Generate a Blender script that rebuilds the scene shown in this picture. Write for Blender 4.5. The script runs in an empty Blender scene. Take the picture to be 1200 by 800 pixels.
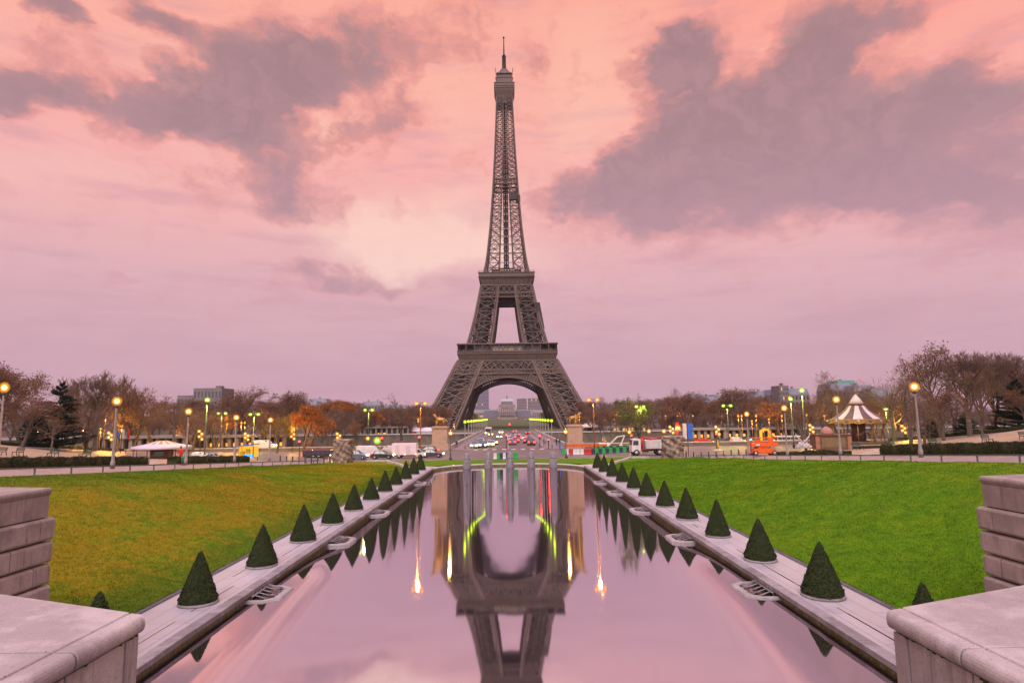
import bpy, math, random
import numpy as np
from mathutils import Vector, Matrix
random.seed(7); rng = np.random.default_rng(7)
S = bpy.context.scene
COL = S.collection
R = math.radians
# ------------------------------------------------------------------ camera
FPX, PITCH, ROLL, YAW = 708.0, math.atan(89/708.0), R(0.75), math.atan(5.5/708.0)
CAMLOC = Vector((0, 0, 7.0))
cam_rot = Matrix.Rotation(-YAW, 3, 'Z') @ Matrix.Rotation(R(90)+PITCH, 3, 'X') @ Matrix.Rotation(-ROLL, 3, 'Z')
cd = bpy.data.cameras.new('camera'); cam = bpy.data.objects.new('camera', cd); COL.objects.link(cam)
cam.matrix_world = Matrix.Translation(CAMLOC) @ cam_rot.to_4x4()
cd.sensor_width = 36; cd.lens = FPX/1200*36; cd.clip_start = .1; cd.clip_end = 20000
S.camera = cam
def pdir(px, py):
    return cam_rot @ Vector(((px-600)/FPX, -(py-400)/FPX, -1))
def at(px, py, Y):
    """world point seen at photograph pixel (px,py) at forward distance Y"""
    d = pdir(px, py); return CAMLOC + d*(Y/d.y)
def ong(px, py, z):
    d = pdir(px, py); return CAMLOC + d*((z-CAMLOC.z)/d.z)
def gx(px, Y): return at(px, 490, Y).x
def azel(px, py):
    d = pdir(px, py).normalized(); return (math.degrees(math.atan2(d.x, d.y)), math.degrees(math.asin(d.z)))
# ------------------------------------------------------------------ render settings
S.view_settings.view_transform = 'Standard'
try: S.view_settings.look = 'None'
except Exception: pass
S.view_settings.gamma = 1; S.view_settings.use_curve_mapping = False
S.view_settings.exposure = 0.5
S.render.engine = 'CYCLES'
c = S.cycles
c.use_denoising = True; c.max_bounces = 6; c.diffuse_bounces = 3; c.glossy_bounces = 3; c.transparent_max_bounces = 8
c.volume_bounces = 0; c.sample_clamp_indirect = 4; c.sample_clamp_direct = 0; c.caustics_reflective = False; c.caustics_refractive = False
# ------------------------------------------------------------------ node helper
def srgb(r, g, b):
    f = lambda u: (u/255/12.92) if u/255 <= .04045 else ((u/255+.055)/1.055)**2.4
    return (f(r), f(g), f(b), 1)
class NT:
    def __init__(s, tree): s.t = tree; s.t.nodes.clear()
    def n(s, typ, ins=None, out=0, **kw):
        nd = s.t.nodes.new(typ)
        for k, v in kw.items(): setattr(nd, k, v)
        for k, v in (ins or {}).items():
            if isinstance(v, bpy.types.NodeSocket): s.t.links.new(v, nd.inputs[k])
            elif v is not None: nd.inputs[k].default_value = v
        s.last = nd
        return nd.outputs[out] if len(nd.outputs) else None
    def m(s, op, a, b=None, c=None, clamp=False):
        ins = {0: a}
        if b is not None: ins[1] = b
        if c is not None: ins[2] = c
        return s.n('ShaderNodeMath', ins, operation=op, use_clamp=clamp)
    def mr(s, v, a, b, c=0., d=1., smooth=True):
        return s.n('ShaderNodeMapRange', {0: v, 1: a, 2: b, 3: c, 4: d}, interpolation_type='SMOOTHSTEP' if smooth else 'LINEAR')
    def mix(s, f, a, b, blend='MIX'):
        return s.n('ShaderNodeMixRGB', {0: f, 1: a, 2: b}, blend_type=blend)
    def noise(s, vec, scale, detail=4, rough=.55, out=0):
        return s.n('ShaderNodeTexNoise', {'Vector': vec, 'Scale': scale, 'Detail': detail, 'Roughness': rough}, out=out)
    def ramp(s, f, stops, interp='LINEAR'):
        o = s.n('ShaderNodeValToRGB', {0: f}); cr = s.last.color_ramp; cr.interpolation = interp
        while len(cr.elements) < len(stops): cr.elements.new(0.5)
        for e, (p, col) in zip(cr.elements, stops): e.position = p; e.color = col if len(col) == 4 else (*col, 1)
        return o
# ------------------------------------------------------------------ sky
W = bpy.data.worlds.new('World'); S.world = W; W.use_nodes = True
SUN_EL, SUN_AZ = R(38), R(188)          # azimuth clockwise from +Y: behind the viewer
t = NT(W.node_tree)
d = t.n('ShaderNodeTexCoord', out=0)
sx = t.n('ShaderNodeSeparateXYZ', {0: d}); X_, Y_, Z_ = t.last.outputs[0], t.last.outputs[1], t.last.outputs[2]
A = t.m('DEGREES', t.m('ARCTAN2', X_, Y_)); E = t.m('DEGREES', t.m('ARCSINE', Z_))
AE = t.n('ShaderNodeCombineXYZ', {0: A, 1: E, 2: 0.})
st = t.n('ShaderNodeVectorMath', {0: AE, 1: (.075, .13, 1)}, operation='MULTIPLY')
n1 = t.noise(st, 1.3, 5, .55, out=1)
n1b = t.noise(st, 5.0, 4, .6, out=1)
w1 = t.n('ShaderNodeVectorMath', {0: n1, 1: (.5, .5, .5)}, operation='SUBTRACT')
w1 = t.n('ShaderNodeVectorMath', {0: w1, 1: (10, 6.5, 0)}, operation='MULTIPLY')
w2 = t.n('ShaderNodeVectorMath', {0: n1b, 1: (.5, .5, .5)}, operation='SUBTRACT')
w2 = t.n('ShaderNodeVectorMath', {0: w2, 1: (3.6, 2.6, 0)}, operation='MULTIPLY')
AEw = t.n('ShaderNodeVectorMath', {0: t.n('ShaderNodeVectorMath', {0: AE, 1: w1}, operation='ADD'), 1: w2}, operation='ADD')
def blob(px, py, rx, ry, rot=0, soft=.25):
    a, e = azel(px, py); ax, _ = azel(px+rx, py); _, ey = azel(px, py-ry)
    v = t.n('ShaderNodeMapping', {'Vector': AEw, 'Location': (a, e, 0), 'Rotation': (0, 0, R(rot)), 'Scale': (abs(ax-a), abs(ey-e), 1)}, vector_type='TEXTURE')
    l = t.n('ShaderNodeVectorMath', {0: v}, operation='LENGTH', out=1)
    return t.mr(l, soft, 1.25, 1., 0.)
def cluster(items, light=False):
    tot = None
    for it in items:
        *geo, amp = it
        b = t.m('MULTIPLY', blob(*geo, soft=(.0 if light else .25)), amp)
        tot = b if tot is None else t.m('ADD', tot, b)
    return tot
dark = cluster([(900, 160, 240, 110, 8, 1.0), (790, 190, 150, 75, 25, .9), (690, 222, 95, 34, 18, .75), (790, 80, 70, 50, 15, .6), (970, 45, 75, 70, 0, .8), (1080, 180, 210, 90, 0, .95), (810, 60, 70, 45, 20, .75), (1145, 90, 60, 50, -20, .55), (1060, 15, 60, 25, 0, .6),
                (1150, 250, 160, 60, 0, .6), (900, 250, 150, 40, 0, .45),
                (290, 95, 95, 80, 30, .95), (190, 125, 130, 48, 10, .9), (390, 70, 100, 55, 20, .85), (320, 180, 80, 60, -30, .75), (430, 140, 80, 30, 25, .55),
                (520, 40, 110, 50, 30, .4), (70, 22, 70, 30, -10, 1.0), (190, 36, 55, 26, 0, .9), (15, 95, 50, 35, 0, .85), (75, 100, 40, 22, 0, .45),
                (400, 327, 95, 20, -3, .75), (140, 315, 45, 14, 0, .45), (330, 230, 160, 25, 0, .35), (626, 72, 22, 20, 0, .45), (60, 70, 60, 20, 0, .3)])
lit = cluster([(500, 275, 135, 60, 12, 1.2), (550, 300, 110, 30, 0, .9), (430, 262, 120, 40, 0, .5), (395, 145, 60, 22, 25, .8), (690, 120, 110, 90, 60, .55), (990, 178, 42, 15, 20, .9), (200, 80, 60, 25, 20, .35), (920, 45, 36, 10, -5, .8), (1075, 95, 70, 16, -10, .6), (1180, 105, 40, 18, 0, .9), (250, 170, 60, 40, 0, .3), (540, 120, 60, 80, 0, .4), (80, 200, 140, 30, 0, .25)], True)
fb = t.noise(st, 2.2, 7, .6)
fb3 = t.noise(AEw, .42, 5, .6)
fb2 = t.noise(t.n('ShaderNodeVectorMath', {0: AE, 1: (.05, .28, 1)}, operation='MULTIPLY'), 1.6, 6, .6)
dk = t.mr(t.m('ADD', t.m('ADD', dark, t.m('MULTIPLY', t.m('SUBTRACT', fb3, .5), 1.3)), t.m('MULTIPLY', t.m('SUBTRACT', fb, .5), .7)), .02, 1.02)
base = t.ramp(t.m('DIVIDE', E, 50.), [(0, srgb(192, 150, 170)), (.06, srgb(197, 154, 172)), (.16, srgb(209, 164, 176)), (.25, srgb(222, 172, 178)), (.34, srgb(240, 178, 176)), (.46, srgb(249, 176, 168)), (.58, srgb(251, 176, 160)), (.72, srgb(251, 172, 152)), (.85, srgb(247, 148, 130)), (1, srgb(240, 150, 130))])
# coral towards the upper right
ur = t.m('MULTIPLY', t.mr(A, 5., 45.), t.mr(E, 20., 38.))
base = t.mix(t.m('MULTIPLY', ur, .6), base, srgb(255, 128, 112))
# soft streaks and mottling
base = t.mix(t.m('MULTIPLY', t.mr(fb2, .42, .72), .4), base, t.ramp(t.m('DIVIDE', E, 50.), [(.05, srgb(212, 172, 184)), (.3, srgb(236, 182, 180)), (.6, srgb(250, 182, 162))]))
base = t.mix(t.m('MULTIPLY', t.mr(fb2, .52, .30), .42), base, srgb(196, 146, 160))
base = t.mix(t.m('MULTIPLY', t.m('MINIMUM', t.m('MULTIPLY', lit, t.m('ADD', fb, .5)), 1.0), .8), base, t.ramp(t.m('DIVIDE', E, 50.), [(.3, srgb(255, 216, 200)), (.6, srgb(255, 196, 170))]))
dcol = t.ramp(t.m('DIVIDE', E, 50.), [(0, srgb(176, 138, 156)), (.3, srgb(174, 136, 150)), (.5, srgb(156, 124, 131)), (.8, srgb(150, 118, 120))])
dcol = t.mix(t.m('MULTIPLY', t.mr(fb3, .38, .68), .4), dcol, srgb(192, 146, 150))
base = t.mix(t.m('MULTIPLY', t.m('MULTIPLY', t.m('MULTIPLY', dk, t.m('SUBTRACT', 1., dk)), 3.2), t.mr(E, 14., 26., .25, .8)), base, srgb(255, 158, 142))
skyc = t.mix(t.m('MULTIPLY', dk, .92), base, dcol)
# the sky overhead and behind the viewer is the brighter part of the vault
boost = t.m('ADD', 1., t.m('ADD', t.m('MULTIPLY', t.mr(E, 42., 62.), 1.6), t.m('MULTIPLY', t.mr(Y_, -.05, -.5), .9)))
skyv = t.mix(t.mr(E, 42., 60.), skyc, srgb(214, 207, 238))
skyv = t.mix(t.mr(Y_, 0., -.4), skyv, srgb(232, 208, 215))
below = t.mr(E, -1., 0.)
skyv = t.mix(below, srgb(120, 95, 100), skyv)
b1 = t.n('ShaderNodeBackground', {0: skyv, 1: t.m('MULTIPLY', boost, .71)})
nis = t.n('ShaderNodeTexSky', sky_type='NISHITA', sun_disc=False, sun_elevation=SUN_EL, sun_rotation=SUN_AZ)
b2 = t.n('ShaderNodeBackground', {0: nis, 1: .004})
t.n('ShaderNodeOutputWorld', {0: t.n('ShaderNodeAddShader', {0: b1, 1: b2})})
W.cycles.sampling_method = 'MANUAL'; W.cycles.sample_map_resolution = 512
sl = bpy.data.lights.new('sun', 'SUN'); sl.energy = 1.4; sl.angle = R(25); sl.color = (1, .87, .80)
so = bpy.data.objects.new('sun', sl); COL.objects.link(so)
sdir = Vector((math.sin(SUN_AZ)*math.cos(SUN_EL), math.cos(SUN_AZ)*math.cos(SUN_EL), math.sin(SUN_EL)))
so.rotation_euler = sdir.to_track_quat('Z', 'Y').to_euler(); so.location = (0, -50, 60)
# ------------------------------------------------------------------ materials
MATS = {}
def new_mat(name):
    m = bpy.data.materials.new(name); m.use_nodes = True; MATS[name] = m
    return m, NT(m.node_tree)
def pm(name, c1, c2=None, scale=4., rough=.75, bump=.15, bscale=None, metal=0., stain=None, stretch=(1, 1, 1), spec=.3, coat=0.):
    """procedural surface: two tones in noise, optional stains, noise bump"""
    m, t = new_mat(name)
    if c2 is None: c2 = tuple(x*.75 for x in c1)
    co = t.n('ShaderNodeTexCoord', out=3)
    co = t.n('ShaderNodeVectorMath', {0: co, 1: stretch}, operation='MULTIPLY')
    f = t.noise(co, scale, 6, .6)
    col = t.mix(t.mr(f, .3, .7), (*c1, 1), (*c2, 1))
    if stain:
        f2 = t.noise(co, scale*.35, 5, .7)
        col = t.mix(t.m('MULTIPLY', t.mr(f2, .52, .72), .8), col, (*stain, 1))
    bmp = None
    if bump:
        bmp = t.n('ShaderNodeBump', {'Strength': bump, 'Distance': .05, 'Height': t.noise(co, bscale or scale*6, 5, .65)})
    ins = {'Base Color': col, 'Roughness': rough, 'Metallic': metal, 'Specular IOR Level': spec, 'Coat Weight': coat}
    if bmp: ins['Normal'] = bmp
    t.n('ShaderNodeOutputMaterial', {0: t.n('ShaderNodeBsdfPrincipled', ins)})
    return m
def em(name, col, strength):
    m, t = new_mat(name)
    co = t.n('ShaderNodeTexCoord', out=3)
    cc = t.mix(t.mr(t.noise(co, 3., 2), .3, .7, 0, .15), (*col, 1), (min(1, col[0]*1.1), min(1, col[1]*1.1), col[2], 1))
    t.n('ShaderNodeOutputMaterial', {0: t.n('ShaderNodeEmission', {0: cc, 1: strength})})
    return m
def glass(name, col=(.03, .035, .045)):
    return pm(name, col, tuple(x*1.5 for x in col), 2., .12, 0, spec=.6)
# stone, paving
def stone_mat(name, c1, c2, dirt, streak=.5, sst=(7, 7, .5)):
    m, t = new_mat(name)
    co = t.n('ShaderNodeNewGeometry', out=0)
    f = t.noise(co, 1.6, 8, .72); g = t.noise(co, 38., 6, .7)
    sv = t.n('ShaderNodeVectorMath', {0: co, 1: sst}, operation='MULTIPLY')
    s = t.noise(sv, 1.2, 5, .6)
    col = t.mix(t.mr(f, .32, .68), (*c1, 1), (*c2, 1))
    t.n('ShaderNodeSeparateXYZ', {0: t.n('ShaderNodeNewGeometry', out=1)}); upz = t.m('SUBTRACT', 1., t.m('ABSOLUTE', t.last.outputs[2]), clamp=True)
    col = t.mix(t.m('MULTIPLY', t.mr(s, .5, .75), t.m('MULTIPLY', upz, streak)), col, (*dirt, 1))
    col = t.mix(t.m('MULTIPLY', t.mr(t.noise(co, .9, 8, .68), .42, .58), .6), col, (*[x*1.6 for x in dirt], 1))
    col = t.mix(t.m('MULTIPLY', t.mr(g, .50, .72), .65), col, (*dirt, 1))
    pits = t.n('ShaderNodeTexVoronoi', {'Vector': co, 'Scale': 7.})
    col = t.mix(t.mr(pits, .09, .04, 0, .75), col, (.06, .045, .04, 1))
    big = t.noise(co, .55, 5, .7)
    col = t.mix(t.m('MULTIPLY', t.mr(big, .52, .68), .45), col, (*dirt, 1))
    h = t.m('ADD', t.m('MULTIPLY', g, .5), t.m('ADD', f, t.mr(pits, .06, 0., 0, -1.)))
    b = t.n('ShaderNodeBump', {'Strength': .35, 'Distance': .02, 'Height': h})
    t.n('ShaderNodeOutputMaterial', {0: t.n('ShaderNodeBsdfPrincipled', {'Base Color': col, 'Roughness': .72, 'Normal': b, 'Specular IOR Level': .25})})
    return m
STONE = stone_mat('limestone', (.35, .295, .29), (.44, .375, .365), (.15, .12, .12), .8)
STONE2 = stone_mat('weathered_limestone', (.36, .285, .255), (.28, .22, .20), (.12, .095, .09), .85)
CONC = stone_mat('pale_concrete', (.47, .43, .42), (.40, .36, .36), (.22, .20, .19), .4)
ROCK = stone_mat('grotto_rock', (.36, .28, .23), (.20, .145, .12), (.04, .028, .024), .75, (2.2, 2.2, 1.3))
DULLGRASS = pm('dull_winter_grass', (.07, .085, .025), (.05, .065, .02), .05, .9, .1)
MOSS = pm('mossy_joint', (.10, .10, .02), (.05, .045, .03), 6, .95, .5)
PYL = stone_mat('pylon_stone', (.34, .24, .175), (.27, .19, .145), (.2, .14, .12), .3)
GOLD = pm('gilded_bronze', (.42, .25, .07), (.25, .14, .05), 5, .45, .2, metal=.5)
def paving(name, c1, c2, joint, sx, sy, off=.5, jw=.012):
    m, t = new_mat(name)
    co = t.n('ShaderNodeNewGeometry', out=0)
    rot = t.n('ShaderNodeMapping', {'Vector': co, 'Rotation': (0, 0, R(90))})
    b = t.n('ShaderNodeTexBrick', {'Vector': rot, 'Color1': (0, 0, 0, 1), 'Color2': (1, 1, 1, 1), 'Mortar': (.5, .5, .5, 1), 'Scale': 1., 'Mortar Size': jw, 'Mortar Smooth': .2, 'Brick Width': sx, 'Row Height': sy}, out=0, offset=off)
    fac = t.last.outputs[1]
    f = t.noise(co, .9, 8, .65); g = t.noise(co, 22., 4, .6)
    col = t.mix(t.mr(f, .3, .7), (*c1, 1), (*c2, 1))
    col = t.mix(t.m('MULTIPLY', b, .18), col, (*[x*.6 for x in c1], 1))
    col = t.mix(t.m('MULTIPLY', t.mr(g, .5, .75), .3), col, (*joint, 1))
    mossy = t.mix(t.mr(t.noise(co, .5, 4, .6), .45, .6), (*joint, 1), (.11, .085, .02, 1))
    col = t.mix(t.m('MULTIPLY', fac, .9), col, mossy)
    bm = t.n('ShaderNodeBump', {'Strength': .3, 'Distance': .02, 'Height': t.m('SUBTRACT', t.m('MULTIPLY', g, .3), fac)})
    t.n('ShaderNodeOutputMaterial', {0: t.n('ShaderNodeBsdfPrincipled', {'Base Color': col, 'Roughness': t.mr(f, .3, .7, .45, .7), 'Normal': bm, 'Specular IOR Level': .4})})
    return m
PAVE = paving('walkway_paving', (.34, .305, .335), (.41, .37, .395), (.17, .14, .14), 2.75, .66, .5, .012)
PATH = pm('pink_asphalt_path', (.25, .185, .185), (.19, .145, .145), .8, .85, .15, stain=(.13, .10, .10))
ROAD = pm('worn_asphalt', (.150, .118, .115), (.10, .08, .08), .25, .55, .15, 20, stain=(.19, .15, .14))
GRAVEL = pm('beige_gravel', (.34, .235, .155), (.28, .19, .13), .5, .95, .4, 30)
WOODFLOOR = pm('leaf_litter', (.075, .05, .035), (.045, .04, .02), .4, .95, .3, 12, stain=(.035, .05, .015))
PAINT = pm('road_paint', (.62, .56, .54), (.42, .37, .36), 2., .7, .1)
def lawn_mat(name, cols, patch, pf, band=0.):
    m, t = new_mat(name)
    co = t.n('ShaderNodeNewGeometry', out=0)
    a = t.noise(co, .16, 6, .65); b = t.noise(co, 1.1, 6, .7)
    sv = t.n('ShaderNodeVectorMath', {0: co, 1: (18, 7, 10)}, operation='MULTIPLY')
    cfine = t.noise(sv, 1., 4, .65)
    col = t.mix(t.mr(b, .3, .7), (*cols[0], 1), (*cols[1], 1))
    col = t.mix(t.m('MULTIPLY', t.mr(t.m('ADD', t.m('MULTIPLY', a, .7), t.m('MULTIPLY', b, .3)), pf[0], pf[1]), pf[2]), col, (*patch, 1))
    if band:
        t.n('ShaderNodeSeparateXYZ', {0: co}); ax_ = t.m('ABSOLUTE', t.last.outputs[0])
        wob = t.m('ADD', ax_, t.m('MULTIPLY', t.m('SUBTRACT', b, .5), 5.))
        edge = t.m('MAXIMUM', t.mr(wob, 16., 13.2), t.mr(wob, 22., 26.5))
        col = t.mix(t.m('MULTIPLY', edge, band), col, (.045, .115, .005, 1))
    tuft = t.noise(t.n('ShaderNodeVectorMath', {0: co, 1: (3.2, 1.9, 2)}, operation='MULTIPLY'), 1., 5, .7)
    col = t.mix(t.mr(tuft, .45, .68, 0, .55), col, (*[x*.5 for x in cols[0]], 1))
    col = t.mix(t.mr(cfine, .35, .7, 0, .55), col, (*[x*.45 for x in cols[0]], 1))
    bm = t.n('ShaderNodeBump', {'Strength': .55, 'Distance': .09, 'Height': t.m('ADD', cfine, b)})
    t.n('ShaderNodeOutputMaterial', {0: t.n('ShaderNodeBsdfPrincipled', {'Base Color': col, 'Roughness': .9, 'Normal': bm, 'Specular IOR Level': .1})})
    return m
LAWN_L = lawn_mat('mossy_yellowed_lawn', ((.10, .170, .003), (.165, .205, .004)), (.28, .165, .007), (.40, .58, .8), .75)
LAWN_R = lawn_mat('green_lawn', ((.064, .165, .002), (.115, .22, .003)), (.18, .22, .004), (.48, .68, .6))
LEAF = pm('clipped_yew', (.017, .030, .007), (.032, .044, .011), 9, .8, .4, 60, stain=(.045, .045, .02))
HEDGE = pm('dark_hedge', (.012, .018, .006), (.024, .03, .009), 3, .9, .5, 30, stain=(.05, .045, .015))
BARK = pm('winter_bark', (.10, .072, .058), (.06, .044, .037), 2, .9, .2)
BARK2 = pm('pale_bark', (.13, .095, .08), (.07, .05, .045), 2, .9, .2)
TWIG = pm('winter_twigs', (.165, .098, .066), (.105, .066, .050), .5, .9, 0)
BROWNLEAF = pm('brown_leaves', (.17, .072, .032), (.10, .048, .028), .5, .9, 0)
ORANGELEAF = pm('orange_leaves', (.30, .105, .012), (.20, .06, .012), .4, .9, 0)
YELLOWLEAF = pm('yellow_leaves', (.26, .17, .02), (.16, .10, .015), .4, .9, 0)
GREENLEAF = pm('olive_leaves', (.08, .12, .015), (.05, .07, .012), .4, .9, 0)
CEDAR = pm('cedar_needles', (.014, .030, .018), (.008, .018, .012), .8, .9, 0)
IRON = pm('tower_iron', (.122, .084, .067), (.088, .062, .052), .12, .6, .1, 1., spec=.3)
IRON_SHADE = pm('tower_iron_shade', (.030, .022, .021), (.022, .017, .017), .12, .6, .1, 1.)  # same iron darkened: interior shade put into the colour
POLE = pm('grey_pole', (.25, .215, .205), (.17, .15, .145), 3, .5, .1, stain=(.10, .085, .08))
DPOLE = pm('dark_pole', (.035, .03, .03), (.055, .045, .045), 3, .5, .1)
GREENPAINT = pm('bottle_green_paint', (.02, .05, .035), (.035, .07, .05), 4, .5, .1)
RAILM = pm('grey_green_rail', (.07, .085, .078), (.11, .115, .10), 4, .6, .1)
STEEL = pm('dull_steel_pipe', (.24, .215, .22), (.15, .135, .135), 8, .4, .1, metal=.6)
RUST = pm('rusty_fitting', (.16, .055, .02), (.08, .04, .025), 8, .8, .3)
SPOUT = pm('grey_lead_spout', (.23, .21, .24), (.15, .135, .155), 3, .55, .3, 8)
WHITE = pm('white_paint', (.56, .53, .54), (.46, .43, .44), 1.5, .4, .05, coat=.2)
LGREY = pm('light_grey_paint', (.45, .43, .43), (.36, .34, .34), 2, .45, .1)
BLACKP = pm('black_paint', (.02, .02, .024), (.03, .028, .03), 2, .25, 0, coat=.5)
BLUEGREY = pm('blue_grey_paint', (.09, .12, .15), (.07, .10, .13), 2, .25, 0, coat=.5)
SILVER = pm('silver_paint', (.36, .36, .38), (.30, .30, .32), 2, .3, 0, metal=.4, coat=.4)
REDP = pm('red_paint', (.45, .02, .015), (.32, .015, .012), 2, .35, .05, coat=.3)
ORANGEP = pm('orange_paint', (.62, .10, .01), (.45, .07, .01), 2, .45, .1, stain=(.25, .06, .02))
GREENB = pm('barrier_green', (.02, .32, .05), (.015, .22, .04), 3, .5, .05)
DARKB = pm('barrier_navy', (.02, .02, .05), (.03, .03, .06), 3, .5, .05)
BLUEP = pm('blue_paint', (.02, .12, .55), (.02, .09, .4), 3, .4, .05)
PURPLE = pm('magenta_paint', (.30, .03, .18), (.2, .02, .13), 3, .4, .05)
YELLOWP = pm('yellow_paint', (.60, .36, .02), (.45, .26, .02), 3, .5, .05)
BROWNP = pm('brown_render', (.14, .072, .048), (.10, .052, .036), 2, .8, .2, stain=(.10, .055, .04))
GLASSD = glass('dark_glass')
RUBBER = pm('rubber', (.02, .018, .018), (.03, .027, .027), 5, .85, .1)
CREAM = pm('cream_canvas', (.56, .47, .44), (.46, .38, .36), 1, .8, .1)
BROWNC = pm('brown_canvas', (.13, .07, .07), (.10, .055, .06), 1, .8, .1)
PALEWALL = pm('pale_facade', (.25, .205, .185), (.19, .155, .145), .12, .85, .1, stain=(.14, .115, .11))
MIDWALL = pm('grey_facade', (.18, .15, .155), (.14, .12, .125), .12, .85, .1)
ZINC = pm('zinc_roof', (.20, .20, .24), (.15, .15, .19), .2, .5, .1)
SLATE = pm('slate_roof', (.10, .10, .13), (.14, .13, .16), .2, .6, .1)
QUAY = pm('quay_masonry', (.17, .135, .10), (.10, .08, .065), .3, .9, .5, 3, stain=(.06, .05, .04))
TOWERGLASS = pm('tower_block_cladding', (.10, .10, .15), (.14, .13, .18), .05, .4, .05)
SKIN = pm('skin', (.42, .25, .18), (.38, .22, .16), 8, .6, 0)
L_GLOBE = em('globe_lamp', (1., .62, .22), 5)
L_ORANGE = em('sodium_lamp', (1., .40, .07), 4)
L_GREEN = em('greenish_lamp', (.75, 1., .22), 5)
L_YG = em('bridge_lamp', (.78, 1., .03), 4.5)
def halo_shell(name, col, strength):
    """frosted: glow around a lamp put into a soft-edged emissive shell"""
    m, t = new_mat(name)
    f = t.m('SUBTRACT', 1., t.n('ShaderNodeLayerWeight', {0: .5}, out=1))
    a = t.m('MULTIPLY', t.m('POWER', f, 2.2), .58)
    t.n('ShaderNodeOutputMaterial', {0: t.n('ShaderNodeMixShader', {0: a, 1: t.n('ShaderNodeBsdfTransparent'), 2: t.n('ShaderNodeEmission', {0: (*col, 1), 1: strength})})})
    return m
HALO_AMBER = halo_shell('amber_lamp_halo', (1., .36, .03), 1.25)
HALO_ORANGE = halo_shell('orange_lamp_halo', (1., .25, .015), 1.1)
HALO_GREEN = halo_shell('green_lamp_halo', (.55, 1., .03), 1.0)
L_HEAD = em('headlight', (1., .74, .22), 9)
L_TAIL = em('tail_light', (1., .03, .015), 7)
L_RED = em('red_signal', (1., .03, .02), 10)
L_GRN = em('green_signal', (.05, 1., .4), 5)
L_WIN = em('lit_window', (1., .38, .05), 1.2)
L_BLUE = em('blue_sign_light', (.08, .3, 1.), 1.6)
# water: long-exposure smooth, normals bent by position to shift where reflections fall
m, t = new_mat('pool_water')
co = t.n('ShaderNodeNewGeometry', out=0)
t.n('ShaderNodeSeparateXYZ', {0: co}); yy = t.last.outputs[1]
tl = t.ramp(t.m('DIVIDE', yy, 100.), [(x/100, (v/10,)*3) for x, v in ((10, 3.4), (17, 4.0), (23, 4.5), (28, 4.8), (30, 4.45), (36, 3.65), (40, 3.4), (44, 3.5), (50, 3.1), (60, 2.35), (70, 1.75), (80, 1.3), (92, 1.05))])
tl = t.m('RADIANS', t.m('MULTIPLY', tl, 10.))
ts = t.ramp(t.m('DIVIDE', yy, 100.), [(x/100, (v/10,)*3) for x, v in ((23, 4.4), (28, 4.2), (30, 4.0), (32, 3.85), (35, 3.55), (42, 2.8), (50, 2.4), (60, 2.0), (70, 1.7), (80, 1.3))])
ts = t.m('RADIANS', t.m('MULTIPLY', ts, 10.))
axx = t.m('ABSOLUTE', t.n('ShaderNodeSeparateXYZ', {0: co}))
tl = t.n('ShaderNodeMix', {0: t.mr(axx, 3.5, 4.9), 2: tl, 3: ts}, data_type='FLOAT')
need = t.m('DIVIDE', t.m('MULTIPLY', axx, 2.7), t.m('MULTIPLY', yy, t.m('SUBTRACT', 11.4, axx)))
tl2 = t.m('MULTIPLY', t.m('SUBTRACT', t.m('ARCTANGENT', t.m('DIVIDE', 7., yy)), need), .5)
tl2 = t.m('MAXIMUM', t.m('SMOOTH_MIN', tl, tl2, .02), -.045)
tl = t.n('ShaderNodeMix', {0: t.mr(yy, 27., 33.), 2: tl2, 3: tl}, data_type='FLOAT')
rp = t.noise(t.n('ShaderNodeVectorMath', {0: co, 1: (1.6, .35, 1)}, operation='MULTIPLY'), 1., 3, .5)
tl = t.m('ADD', tl, t.m('MULTIPLY', t.m('SUBTRACT', rp, .5), .004))
nx = t.m('MULTIPLY', t.m('SUBTRACT', t.noise(co, 2.5, 2), .5), .003)
nv = t.n('ShaderNodeCombineXYZ', {0: nx, 1: t.m('SINE', tl), 2: t.m('COSINE', tl)})
nv = t.n('ShaderNodeVectorMath', {0: nv}, operation='NORMALIZE')
gl = t.n('ShaderNodeBsdfGlossy', {'Color': (.86, .79, .85, 1), 'Roughness': .04, 'Normal': nv})
df = t.n('ShaderNodeBsdfDiffuse', {'Color': (.05, .035, .04, 1)})
t.n('ShaderNodeOutputMaterial', {0: t.n('ShaderNodeMixShader', {0: .90, 1: df, 2: gl})})
WATER = m
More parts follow.
